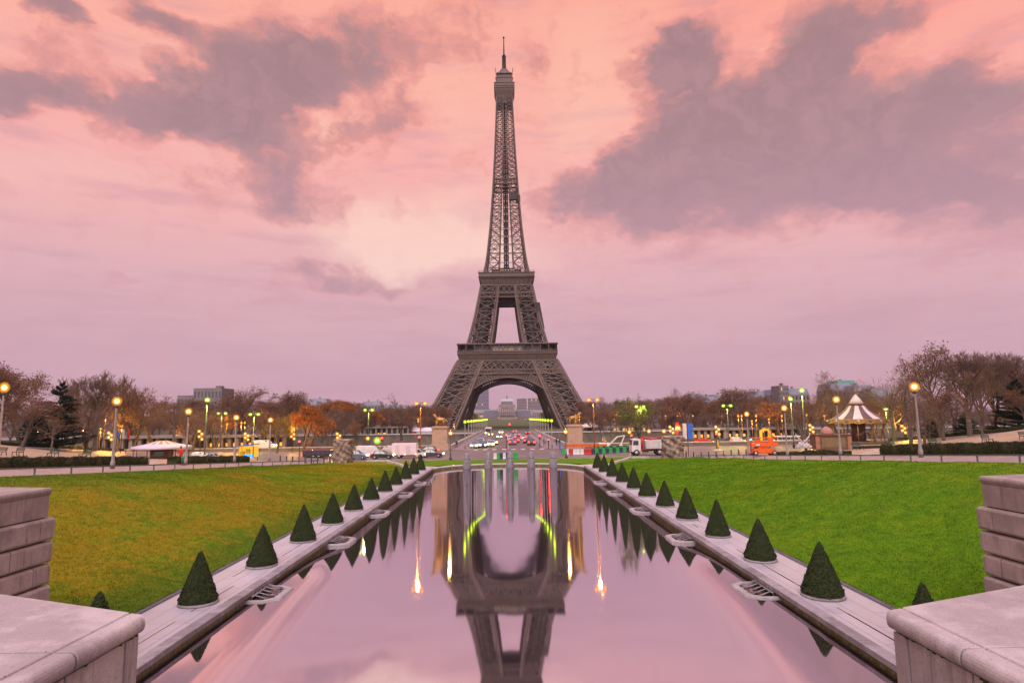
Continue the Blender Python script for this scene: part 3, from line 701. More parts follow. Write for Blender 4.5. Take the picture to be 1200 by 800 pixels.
# great arches between the legs
Rin, Rout, HC = 40.4, 44.9, .6
for k in range(4):
    B = Bars(); N = 64
    pl = lambda h: wo(max(h, 0))-.6
    def ap(r, a, back=0.):
        h = HC+r*math.sin(a); return side(k, r*math.cos(a), pl(h)-back, h)
    a0 = R(7)
    an = [a0+(math.pi-2*a0)*i/N for i in range(N+1)]
    for i in range(N):
        for r, w in ((Rin, .95), (Rout, .95), (Rin+1.1, .5), (Rout-1.0, .45)): B.add(ap(r, an[i]), ap(r, an[i+1]), w)
        B.add(ap(Rin, an[i]), ap(Rout, an[i]), .42)
        B.add(ap(Rin+1.1, an[i]), ap(Rout-1, an[i+1]), .32); B.add(ap(Rout-1, an[i]), ap(Rin+1.1, an[i+1]), .32)
    B.build('arch', IRON, tower)
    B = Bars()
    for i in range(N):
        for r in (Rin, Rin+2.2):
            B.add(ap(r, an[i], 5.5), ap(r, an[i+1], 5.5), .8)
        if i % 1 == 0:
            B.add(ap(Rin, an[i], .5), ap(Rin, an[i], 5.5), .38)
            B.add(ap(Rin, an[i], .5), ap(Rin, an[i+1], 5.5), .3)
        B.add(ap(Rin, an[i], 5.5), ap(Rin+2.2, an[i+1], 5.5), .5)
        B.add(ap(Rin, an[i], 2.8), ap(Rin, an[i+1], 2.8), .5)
    B.build('arch_soffit', IRON_SHADE, tower)
    # spandrel arcades at the shoulders of the arch
    for sg in (-1, 1):
        B = Bars()
        for j in range(8):
            u = 14.0+3.1*j; 
            if u > wi(45)+9.5: break
            hb = HC+math.sqrt(max(Rout**2-u*u, 0))+.2
            if hb > 43.0 or hb < 30: continue
            B.add(side(k, sg*u, pl(hb), hb), side(k, sg*u, pl(43.8), 43.8), .5)
            for q in range(6):
                t0, t1 = math.pi*q/6, math.pi*(q+1)/6
                B.add(side(k, sg*(u+1.55-1.5*math.cos(t0)), pl(42), 42.2+1.4*math.sin(t0)), side(k, sg*(u+1.55-1.5*math.cos(t1)), pl(42), 42.2+1.4*math.sin(t1)), .42)
        if B.p: B.build('spandrel_arcade', IRON, tower)
    # lattice girder below the first platform
    B = Bars()
    for h, w in ((43.6, .9), (46.6, .8), (53.0, 1.0)): B.add(side(k, -wo(h), wo(h)+.1, h), side(k, wo(h), wo(h)+.1, h), w)
    def run(h0, h1, pitch, w, verts=0.):
        W0 = wo(h0); n = int(round(2*W0/pitch))
        for i in range(n):
            u0, u1 = -1+2*i/n, -1+2*(i+1)/n
            P = lambda u, h: side(k, u*wo(h), wo(h)+.1, h)
            B.add(P(u0, h0), P(u1, h1), w); B.add(P(u1, h0), P(u0, h1), w)
            if verts: B.add(P(u0, h0), P(u0, h1), verts)
    run(46.6, 53.0, 6.4, .62); run(46.6, 49.8, 3.2, .40); run(49.8, 53, 3.2, .40)
    run(43.6, 46.6, 2.2, .40)
    B.build('lattice_girder', IRON, tower)
# dark deck undersides and backing sheets: shade behind the girders put in as colour
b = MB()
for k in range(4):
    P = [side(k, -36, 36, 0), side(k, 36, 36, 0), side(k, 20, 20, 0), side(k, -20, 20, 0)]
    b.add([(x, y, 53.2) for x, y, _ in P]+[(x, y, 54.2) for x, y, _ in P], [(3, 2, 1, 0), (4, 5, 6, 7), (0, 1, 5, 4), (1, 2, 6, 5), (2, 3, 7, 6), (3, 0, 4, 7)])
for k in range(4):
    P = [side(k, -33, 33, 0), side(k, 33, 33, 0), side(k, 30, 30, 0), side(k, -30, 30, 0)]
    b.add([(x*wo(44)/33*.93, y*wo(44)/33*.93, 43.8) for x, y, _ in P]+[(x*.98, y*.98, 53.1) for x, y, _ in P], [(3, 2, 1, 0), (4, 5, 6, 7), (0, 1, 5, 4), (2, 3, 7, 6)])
b.build('deck_shade_backing', IRON_SHADE, tower)
# first platform
hw = 35.4
pf = MB()
for k in range(4):
    prof = [(hw-1.6, 53.2), (hw-1.3, 54.5), (hw-.4, 57.2), (hw+.2, 58.6), (hw+.2, 59.4), (hw-1.4, 59.6), (hw-1.6, 53.2)]
    for (n0, h0), (n1, h1) in zip(prof, prof[1:]):
        pf.add([side(k, -n0, n0, h0), side(k, n0, n0, h0), side(k, n1, n1, h1), side(k, -n1, n1, h1)], [(0, 1, 2, 3)])
pf.build('frieze', IRON, tower)
B = Bars()
for k in range(4):
    for i in range(25):
        u = -hw+2*hw*i/24
        B.add(side(k, u*.965, hw-1.25, 53.4), side(k, u, hw+.3, 58.3), .55)
    for h, w in ((59.9, .7), (61.2, .22), (65.4, 1.0), (53.4, .8), (58.5, .5)): B.add(side(k, -hw-.2, hw+.3, h), side(k, hw+.2, hw+.3, h), w)
    for i in range(13):
        u = -hw+2*hw*i/12; B.add(side(k, u, hw, 59.8), side(k, u, hw, 65.3), .5)
    for i in range(12):
        for q in (0, 1):
            u = -hw+2*hw*(i+q)/12; um = -hw+2*hw*(i+.5)/12
            B.add(side(k, u, hw, 63.4), side(k, u+(um-u)*.35, hw, 65.2), .3)
B.build('gallery', IRON, tower)
pv = MB(); fl = MB()
for k in range(4):
    P = [side(k, -hw, hw, 65.2), side(k, hw, hw, 65.2), side(k, 22, 22, 65.2), side(k, -22, 22, 65.2)]
    fl.add(P+[(x, y, 65.9) for x, y, _ in P], [(3, 2, 1, 0), (4, 5, 6, 7), (0, 1, 5, 4), (2, 3, 7, 6)])
    P = [side(k, -hw+.3, hw-.2, 59.5), side(k, hw-.3, hw-.2, 59.5), side(k, 14, 14, 59.5), side(k, -14, 14, 59.5)]
    fl.add(P+[(x, y, 59.9) for x, y, _ in P], [(3, 2, 1, 0), (4, 5, 6, 7)])
    for u0, u1, nn in ((-24, -13, 31.5), (13, 24, 31.5), (-11, 11, 33.8)):
        a_, b_, c_, d_ = side(k, u0, nn, 59.9), side(k, u1, nn, 59.9), side(k, u1, nn-8, 59.9), side(k, u0, nn-8, 59.9)
        pv.add([a_, b_, c_, d_]+[(x, y, 65.1) for x, y, _ in (a_, b_, c_, d_)], [(0, 1, 5, 4), (1, 2, 6, 5), (2, 3, 7, 6), (3, 0, 4, 7)])
fl.build('platform_floor', IRON_SHADE, tower)
o = pv.build('pavilion', pm('pavilion_glazing', (.10, .10, .10), (.16, .15, .14), .3, .3, 0), tower)
pg = pm('pale_glazing', (.5, .47, .45), (.4, .38, .37), 1, .5, 0)
for u in (-9.5, -7.2, -5.6, -4.4, -1.6, -.2, 1.2, 2.4, 3.6, 8.6): MB().box((u, -33.86, 61.2), (.8, .1, .5)).build('lit_window', L_WIN, tower)
for u in (-9, -6, -3.2, 0, 3, 6.4, 9): MB().box((u, -33.86, 63.2), (1.4, .1, .35)).build('pale_window', pg, tower)
# second platform
B = Bars(); sp = MB(); h2 = 20.6
for k in range(4):
    prof = [(18.0, 112.0), (18.4, 113.0), (h2-.9, 116.6), (h2, 117.4), (h2+.25, 118.2), (h2+.25, 121.2), (h2-1, 121.5), (h2-6, 121.5)]
    for (n0, h0), (n1, h1) in zip(prof, prof[1:]):
        sp.add([side(k, -n0, n0, h0), side(k, n0, n0, h0), side(k, n1, n1, h1), side(k, -n1, n1, h1)], [(0, 1, 2, 3)])
    sp.add([side(k, -18, 18, 112.0), side(k, 18, 18, 112.0), side(k, 0, 0, 112.)], [(2, 1, 0)])
    for i in range(13):
        u = -1+2*i/12; B.add(side(k, u*18.2, 18.3, 112.6), side(k, u*h2, h2+.2, 117.8), .35)
    for h, w in ((118.3, .6), (121.3, .7), (122.6, .2)): B.add(side(k, -h2-.2, h2+.3, h), side(k, h2+.2, h2+.3, h), w)
    for i in range(21): u = -h2+2*h2*i/20; B.add(side(k, u, h2+.1, 121.3), side(k, u, h2+.1, 122.7), .14)
    # lattice bands under it
    for h, w in ((102.4, .8), (105.6, .8), (111.6, .8)): B.add(side(k, -wo(h), wo(h)+.1, h), side(k, wo(h), wo(h)+.1, h), w)
    for (ua, ub) in ((-1, -.42), (-.42, .42), (.42, 1)):
        nn = 4 if ub-ua > .7 else 3
        for i in range(nn):
            u0, u1 = ua+(ub-ua)*i/nn, ua+(ub-ua)*(i+1)/nn
            P = lambda u, h: side(k, u*wo(h), wo(h)+.1, h)
            B.add(P(u0, 105.6), P(u1, 111.6), .42); B.add(P(u1, 105.6), P(u0, 111.6), .42)
        B.add(P(ua, 102.4), P(ua, 111.6), .8); B.add(P(ub, 102.4), P(ub, 111.6), .8)
    n = 18
    for i in range(n):
        u0, u1 = -1+2*i/n, -1+2*(i+1)/n
        B.add(P(u0, 102.4), P(u1, 105.6), .26); B.add(P(u1, 102.4), P(u0, 105.6), .26)
sp.build('second_platform', IRON, tower)
B.build('second_platform_lattice', IRON, tower)
b = MB()
for k in range(4):
    P0 = [side(k, -17.2, 17.2, 105.8), side(k, 17.2, 17.2, 105.8)]; P1 = [side(k, -16.6, 16.6, 111.9), side(k, 16.6, 16.6, 111.9)]
    b.add(P0+P1, [(0, 1, 3, 2)])
for j in range(3): b.box((0, -6.5+3*j, 98.4-1.6*0), (13.5, .5, 1.1)); b.box((0, -6.5+3*j, 100.6), (13.5, .5, .5)); b.box((0, -6.5+3*j, 102.2), (14, .5, .6))
for x in np.linspace(-6, 6, 9): b.box((x, -6.7, 98.4), (.35, .3, 4))
b.build('second_deck_structure', IRON_SHADE, tower)
b = MB(); b.box((0, 0, 121.6), (20, 20, 3.4)); b.box((0, 0, 125), (14, 14, 3.2), 0, 0, .92); b.box((-9, -9, 121.6), (5, 5, 4.5)); b.box((9, -9, 121.6), (5, 5, 4.5)); b.build('second_pavilion', IRON_SHADE, tower)
for u in (-4.2, -2.8, -.6, 1.5, 3.4, 5.0, 11.5, 13): MB().box((u, -h2-.12, 122.8), (.7, .2, .4)).build('lit_window', L_WIN, tower)
# upper shaft
B = Bars(); C = Bars()
hs = [121.5]
while hs[-1] < 268: hs.append(min(270, hs[-1]+max(3.2, wo(hs[-1])*.50)))
inn = lambda h: wo(h)*lerp(h, [118, 160, 200, 230, 270], [.36, .36, .30, .20, .16])
for h0, h1 in zip(hs, hs[1:]):
    cw = lerp(h0, [120, 270], [1.15, .9]); bw = lerp(h0, [120, 270], [.48, .36])
    for k in range(4):
        W0, W1, I0, I1 = wo(h0), wo(h1), inn(h0), inn(h1)
        B.add(side(k, -W0, W0, h0), side(k, -W1, W1, h1), cw)
        for s in (-1, 1):
            B.add(side(k, s*I0, W0, h0), side(k, s*I1, W1, h1), cw*.62)
            a_, b_, c_, d_ = side(k, s*I0, W0, h0), side(k, s*W0, W0, h0), side(k, s*I1, W1, h1), side(k, s*W1, W1, h1)
            hm = (h0+h1)/2; Wm, Im = wo(hm), inn(hm)
            e_, f_ = side(k, s*Im, Wm, hm), side(k, s*Wm, Wm, hm)
            B.add(a_, d_, bw); B.add(b_, c_, bw); B.add(e_, f_, bw*.6)
            B.add(c_, d_, bw*.9)
        B.add(side(k, -I1, W1, h1), side(k, I1, W1, h1), bw*.8)
    for s in (-1, 1):
        for s2 in (-1, 1):
            C.add((s*1.6, s2*1.6, h0), (s*1.5, s2*1.5, h1), .8); 
        C.add((s*1.6, -1.6, h0), (-s*1.6, -1.6, h1), .4); C.add((s*1.6, 1.6, h0), (-s*1.6, 1.6, h1), .4)
    C.add((0, 0, h0), (0, 0, h1), 1.3)
    C.add((-2.4, 0, h1), (2.4, 0, h1), .5)
B.build('upper_shaft', IRON, tower); C.build('lift_column', IRON_SHADE, tower)
b = MB(); W_ = wo(196)
for k in range(4):
    for hh, th in ((194.5, 1.0), (198.5, .7)):
        P = [side(k, -wo(hh)-.4, wo(hh)+.4, hh), side(k, wo(hh)+.4, wo(hh)+.4, hh), side(k, wo(hh)-1.4, wo(hh)-1.4, hh), side(k, -wo(hh)+1.4, wo(hh)-1.4, hh)]
        b.add(P+[(x, y, hh+th) for x, y, _ in P], [(3, 2, 1, 0), (4, 5, 6, 7), (0, 1, 5, 4), (2, 3, 7, 6)])
b.build('intermediate_platform', IRON_SHADE, tower)
B = Bars()
for k in range(4):
    for i in range(8):
        u0, u1 = -1+i/4, -1+(i+1)/4; B.add(side(k, u0*W_, W_, 194.5+4*(1-u0*u0)), side(k, u1*W_, W_, 194.5+4*(1-u1*u1)), .5)
B.build('intermediate_arch', IRON, tower)
b = MB(); b.box((5.8, -wo(182)-.6, 181), (6.4, 3.2, 5.4)); b.box((wo(182)-.5, -4, 182), (3, 5, 5)); b.build('lift_cabin', IRON_SHADE, tower)
b = MB(); b.prism([(24.2, 78), (27.6, 78), (24.4, 97.5), (20.6, 97.5)], -24, -15, 'y'); b.build('leg_lift_shaft', IRON_SHADE, tower)
# summit
b = MB()
def ring(prof):
    for k in range(4):
        for (n0, h0), (n1, h1) in zip(prof, prof[1:]):
            b.add([side(k, -n0, n0, h0), side(k, n0, n0, h0), side(k, n1, n1, h1), side(k, -n1, n1, h1)], [(0, 1, 2, 3)])
ring([(6.1, 264), (6.2, 269.5), (6.6, 271.5), (7.7, 275), (8.0, 276.4), (8.0, 280.6), (7.6, 281.3), (6.5, 281.6), (6.5, 285.4), (6.9, 286.2), (5.8, 287.0), (5.0, 289.2), (6.2, 290.0), (5.9, 290.6), (4.2, 292.2), (2.6, 295.0), (2.0, 296.4), (0, 297)])
b.build('summit_cabin', IRON, tower)
B = Bars()
for k in range(4):
    for i in range(9):
        u = -7.8+15.6*i/8; B.add(side(k, u*.72, 6.3, 268.5), side(k, u, 8.05, 276.6), .4)
        B.add(side(k, u, 8.1, 276.6), side(k, u, 8.1, 280.8), .28)
    for h in (276.6, 278, 280.8): B.add(side(k, -8.1, 8.1, h), side(k, 8.1, 8.1, h), .4)
    for s in (-1, 1): B.add(side(k, s*6.6, 6.6, 287.2), side(k, s*6.6, 6.6, 290), .4); B.add(side(k, s*6.6, 6.6, 290), side(k, s*7.3, 7.3, 293.6), .4); B.add(side(k, s*3, 6.4, 290), side(k, s*3, 6.6, 292), .3)
    B.add(side(k, -4.5, 4.5, 291), side(k, 0, .8, 298.5), .6)
B.build('summit_railing', IRON, tower)
b = MB(); b.tube([(0, 0, 294), (0, 0, 298), (0, 0, 309.5)], [1.9, 1.6, 1.1], 8); b.tube([(0, 0, 309.5), (0, 0, 324.5)], [.55, .35], 6); b.ball((0, 0, 324.8), .9, 6, 0, .8)
for h in range(298, 310, 2): b.lathe([(1.2, -.2), (1.9, 0), (1.2, .2)], (0, 0, h), 8)
b.build('antenna', IRON_SHADE, tower)
b = MB(); b.ball((8.7, -8.9, 286.6), .35, 6); b.build('warning_light', L_RED, tower)
# ------------------------------------------------------------------ clipped cones along the walkways
def leaf_quads(P, Nn, size, jitter=.6):
    """small randomly tilted leaves at points P facing about Nn"""
    n = len(P); Nn = Nn+rng.normal(0, jitter, (n, 3)); Nn /= np.linalg.norm(Nn, axis=1, keepdims=True)
    ref = rng.normal(0, 1, (n, 3)); U = np.cross(Nn, ref); U /= np.linalg.norm(U, axis=1, keepdims=True); Vv = np.cross(Nn, U)
    sz = size*(.6+.8*rng.random((n, 1)))
    V = np.stack([P-U*sz, P+Vv*sz*.6, P+U*sz, P-Vv*sz*.6], 1).reshape(-1, 3)
    return V, np.arange(4*n).reshape(-1, 4)
def make_cone(seed, n=14000):
    r_ = np.random.default_rng(seed)
    t_ = 1-np.sqrt(r_.random(n)); t_ = np.clip(t_, 0, 1); a = r_.random(n)*6.2832
    rad = .645*(1-t_)**.93+.03; bulge = 1+.02*np.sin(3*a+seed)+.015*np.sin(5*t_*6+2*a+seed)+.012*np.sin(9*a-4*t_*7)
    rad = rad*bulge*(1+r_.normal(0, .026, n)); rad = np.where(t_ < .05, rad*.95, rad)
    P = np.stack([rad*np.cos(a), rad*np.sin(a), .10+1.78*t_], 1); Nn = np.stack([np.cos(a), np.sin(a), .35+0*a], 1)
    V, F = leaf_quads(P, Nn, .030)
    core = MB().lathe([(.60, .08), (.60, .2), (.425, .75), (.25, 1.2), (.11, 1.6), (.01, 1.80)], (0, 0, 0), 20)
    Vc = np.array(core.v); Fc = np.array([f for f in core.f if len(f) == 4])
    return np.concatenate([V, Vc]), np.concatenate([F, Fc+len(V)])
protos = []
for kk in range(3):
    r = thing('cone_topiary', 'x', 'topiary', (0, 0, 0), 0, 'clipped cones along the walkways')
    V, F = make_cone(kk+3); mesh_np('foliage', V, F, LEAF, r)
    MB().lathe([(.60, 0), (.70, 0), (.70, .07), (.66, .09), (.58, .09)], (0, 0, 0), 28).build('planter_ring', COPE, r)
    protos.append(r)
used = [False]*3
for s, side_ in ((-1, 'left'), (1, 'right')):
    for k in range(-1, 11):
        i = random.randrange(3)
        if k < 3: i = (k+1+(s > 0)) % 3
        lab = ('dark green clipped cone just behind the %s stone parapet, only its tip showing' % side_) if k < 0 else \
            ('dark green clipped cone on the %s walkway, %s' % (side_, 'nearest and largest in full view' if k == 0 else 'last before the pool head' if k == 10 else ORD[k]+' one from the near end'))
        loc = (s*(11.2+.04*random.uniform(-1, 1)), 22.5+5.5*k+(.3 if s < 0 else 0), .53); sc = (random.uniform(.95, 1.06),)*2+(random.uniform(.95, 1.05),)
        if k >= 8: sc = (1.0, 1.0, 1.06)
        if not used[i]:
            o = protos[i]; used[i] = True; o.location = loc; o['label'] = lab; o.scale = sc; o.rotation_euler.z = random.uniform(0, 6)
        else: dup(protos[i], loc, random.uniform(0, 6), lab, sc)
# ------------------------------------------------------------------ hedges
def hedge(name, label, x, y0, y1, w, h, group, dens=420, zf=None, mat=HEDGE):
    zf = zf or gz
    n = int((y1-y0)*dens*(h+w)); Ys = y0+(y1-y0)*rng.random(n); which = rng.random(n)
    zz = np.array([zf(x, y) for y in np.linspace(y0, y1, 30)]); zb = np.interp(Ys, np.linspace(y0, y1, 30), zz)
    u = rng.random(n); top = which < w/(w+2*h); left = (~top) & (which < w/(w+2*h)+h/(w+2*h))
    bump = .05*np.sin(Ys*2.1)+.05*np.sin(Ys*5.3+1)+rng.normal(0, .03, n)
    X = np.where(top, x+(u-.5)*w, np.where(left, x-w/2-bump, x+w/2+bump)); Z = zb+np.where(top, h+bump, u*h)
    P = np.stack([X, Ys, Z], 1); Nn = np.stack([np.where(top, 0, np.where(left, -1, 1)), 0*X, np.where(top, 1, .2)], 1)
    V, F = leaf_quads(P, Nn, .055)
    cb = MB(); m_ = 24
    for k in range(m_+1):
        y = y0+(y1-y0)*k/m_; z = zf(x, y)
        cb.v += [(x-w/2+.03, y, z-.1), (x+w/2-.03, y, z-.1), (x+w/2-.03, y, z+h-.03), (x-w/2+.03, y, z+h-.03)]
    Fc = [(4*k+i, 4*k+(i+1) % 4, 4*k+4+(i+1) % 4, 4*k+4+i) for k in range(m_) for i in range(4)]+[(0, 1, 2, 3), (4*m_+3, 4*m_+2, 4*m_+1, 4*m_)]
    V = np.concatenate([V, np.array(cb.v)]); F = np.concatenate([F, np.array(Fc)+4*n])
    return tag(mesh_np(name, V, F, mat), label, 'hedge', group)
hedge('clipped_hedge', 'long dark clipped hedge beside the left lamp path, nearest to the left edge', -33.9, 33, 57.2, 1.0, .68, 'hedges along the terraces')
hedge('clipped_hedge', 'dark clipped hedge past the stairs on the left, in front of the blue roofed kiosk', -33.9, 62, 79.4, 1.0, .70, 'hedges along the terraces')
hedge('clipped_hedge', 'long dark clipped hedge beside the right lamp path, below the tent carousel', 33.9, 32, 55.0, 1.0, .80, 'hedges along the terraces')
for s, sd in ((-1, 'left'), (1, 'right')):
    n_ = MB()
    hedge('low_box_hedge', 'thin low hedge along the top of the %s gravel slope under the trees' % sd, s*80.5, 60, 128, 1.2, .55, 'low hedges above the gravel', 90)
for i, yv in enumerate((61.5, 64.5, 67.5, 70.5, 73.5)):
    hedge('leafy_bed', 'low patch of dark shrubs right of the orange lift, %s counted from the lift' % ORD[4-i], 33.9+random.uniform(-.3, .3), yv, yv+2.2, .9, .35+.15*random.random(), 'shrub beds by the orange lift', 260)
# ------------------------------------------------------------------ trees
def grow(seed, H, kind):
    rd = random.Random(seed); segs = [[], [], [], [], []]; tips = []
    up = {'poplar': .85, 'broad': .32, 'oval': .45, 'weep': .10}[kind]
    def branch(p, d, L, r, lv):
        n = 4 if lv < 2 else (3 if lv < 3 else 2)
        pts = [p]; q = p
        for i in range(n):
            wob = .10 if lv == 0 else .22
            d = (d+Vector((rd.gauss(0, wob), rd.gauss(0, wob), rd.gauss(0, wob)+(up*.20 if lv else .15)))).normalized()
            nq = q+d*(L/n); ra = r*(1-.6*i/n); rb = r*(1-.6*(i+1)/n)
            segs[lv].append((q, nq, ra, rb)); q = nq; pts.append(q)
        if lv >= 4:
            tips.append((q, d)); return
        nc = {'poplar': (15, 7, 5, 4), 'broad': (8, 6, 5, 5), 'oval': (10, 6, 5, 4), 'weep': (9, 6, 5, 5)}[kind][lv]
        for k in range(nc):
            if lv == 0: f = rd.uniform(.30 if kind != 'poplar' else .22, 1.0)
            else: f = rd.uniform(.25, 1.0)
            x = f*n; i = min(int(x), n-1); b = pts[i].lerp(pts[i+1], x-i)
            ang = {'poplar': rd.uniform(.30, .6), 'broad': rd.uniform(.5, 1.1), 'oval': rd.uniform(.45, .9), 'weep': rd.uniform(.6, 1.3)}[kind]
            az = rd.uniform(0, 6.283)
            u = d.cross(Vector((.3, .1, .9))).normalized(); v = u.cross(d)
            base_d = d if lv else Vector((0, 0, 1))
            nd = (base_d*math.cos(ang)+(u*math.cos(az)+v*math.sin(az))*math.sin(ang)).normalized()
            nd = (nd+Vector((0, 0, up*.35))).normalized()
            Lc = L*{0: {'poplar': .50, 'broad': .66, 'oval': .58, 'weep': .62}[kind]*(1.15-.5*f), 1: .60*(1.1-.4*f), 2: .58, 3: .55}[lv]
            branch(b, nd, Lc, max(r*.42*(1.1-.4*f), .010), lv+1)
    trunkL = H*{'poplar': .80, 'broad': .50, 'oval': .62, 'weep': .52}[kind]
    branch(Vector((0, 0, -.3)), Vector((0, 0, 1)), trunkL, H*.020, 0)
    top = max(q.z for lv in segs for _, q, _, _ in lv)
    return segs, tips, H/top
def tree_proto(name, seed, kind, H=12., bark=BARK, twig=TWIG, leaf=None, nleaf=0, lsize=.12, keep=1.):
    segs, tips, sc = grow(seed, H, kind)
    r = thing(name, 'x', 'tree')
    def arr(levels): 
        L = [x for lv in levels for x in segs[lv]]
        if keep < 1 and levels[-1] == 4: L = [x for x in L if random.random() < keep or x[2] > .02]
        return (np.array([tuple(x[0]) for x in L])*sc, np.array([tuple(x[1]) for x in L])*sc, np.array([x[2] for x in L])*sc, np.array([x[3] for x in L])*sc)
    P, Q, a, b = arr([0, 1]); V, F = beams_np(P, Q, np.maximum(a, .03), np.maximum(b, .02), 6); mesh_np('trunk', V, F, bark, r)
    P, Q, a, b = arr([2, 3, 4]); V, F = beams_np(P, Q, np.maximum(a, .013), np.maximum(b, .009), 3); cr = mesh_np('crown', V, F, twig, r)
    if nleaf:
        T = np.array([tuple(x[0]) for x in tips])*sc; idx = rng.integers(0, len(T), nleaf)
        Pp = T[idx]+rng.normal(0, .25, (nleaf, 3)); V, F = leaf_quads(Pp, rng.normal(0, 1, (nleaf, 3)), lsize)
        mesh_np('foliage', V, F, leaf, r)
    r['_h'] = H
    return r
def cedar_proto(seed, H=11.):
    rd = random.Random(seed); r = thing('cedar_tree', 'x', 'tree')
    MB().tube([(0, 0, -.3), (.1, 0, H*.5), (.15, .1, H*.93)], [.32, .22, .05], 8).build('trunk', BARK, r)
    Ps = []; Ns = []; bp = []; bq = []
    for k in range(15):
        z = H*(.10+.88*k/14); reach = (H*.40)*(1-(k/14)**1.7)*rd.uniform(.75, 1.1)+.6
        for j in range(6):
            a = rd.uniform(0, 6.283); L = reach*rd.uniform(.6, 1.); tip = Vector((math.cos(a)*L, math.sin(a)*L, z+rd.uniform(-.1, .5)))
            bp.append((0, 0, z-.3)); bq.append(tuple(tip))
            m_ = int(110*L)
            f = rng.random(m_)**.7; w = .28*L*(.35+f)
            X = f*L; T = rng.normal(0, 1, m_)*w*.45
            Ps.append(np.stack([X*math.cos(a)-T*math.sin(a), X*math.sin(a)+T*math.cos(a), z-.3+f*(tip.z-z+.3)+rng.normal(0, .09, m_)], 1)); Ns.append(np.tile([[0, 0, 1.]], (m_, 1)))
    V, F = leaf_quads(np.concatenate(Ps), np.concatenate(Ns), .16, .5)
    mesh_np('crown', V, F, CEDAR, r); V, F = beams_np(bp, bq, .07, .02, 4); mesh_np('limbs', V, F, BARK, r); r['_h'] = H
    return r
TP = {
 'bare1': tree_proto('bare_tree', 11, 'broad'), 'bare2': tree_proto('bare_tree', 23, 'oval'), 'bare3': tree_proto('bare_tree', 31, 'broad', bark=BARK2),
 'poplar': tree_proto('bare_poplar', 41, 'poplar', bark=BARK2),
 'brown': tree_proto('brown_leaved_tree', 53, 'oval', leaf=BROWNLEAF, nleaf=3200, lsize=.11),
 'brown2': tree_proto('brown_leaved_tree', 59, 'broad', leaf=BROWNLEAF, nleaf=2600, lsize=.12),
 'orange': tree_proto('orange_leaved_tree', 61, 'oval', leaf=ORANGELEAF, nleaf=9000, lsize=.13),
 'yellow': tree_proto('yellow_leaved_tree', 67, 'broad', leaf=YELLOWLEAF, nleaf=3600, lsize=.13),
 'green': tree_proto('olive_green_tree', 71, 'broad', leaf=GREENLEAF, nleaf=4200, lsize=.13),
 'cedar': cedar_proto(5),
}
TUSED = set()
def plant(kind, px, top, Y, label, group=None, wide=1., base=None, rz=None):
    P = at(px, top, Y); X = P.x; b = gz(X, Y)-.05 if base is None else base
    H = P.z-b; proto = TP[kind]; s = H/proto['_h']; sc = (s*wide, s*wide, s); rz = random.uniform(0, 6.28) if rz is None else rz
    if kind in TUSED: return dup(proto, (X, Y, b), rz, label, sc, group)
    TUSED.add(kind); proto.location = (X, Y, b); proto.scale = sc; proto.rotation_euler.z = rz; proto['label'] = label
    if group: proto['group'] = group
    return proto
GL, GR = 'trees above the left gravel slope', 'trees above the right gravel slope'
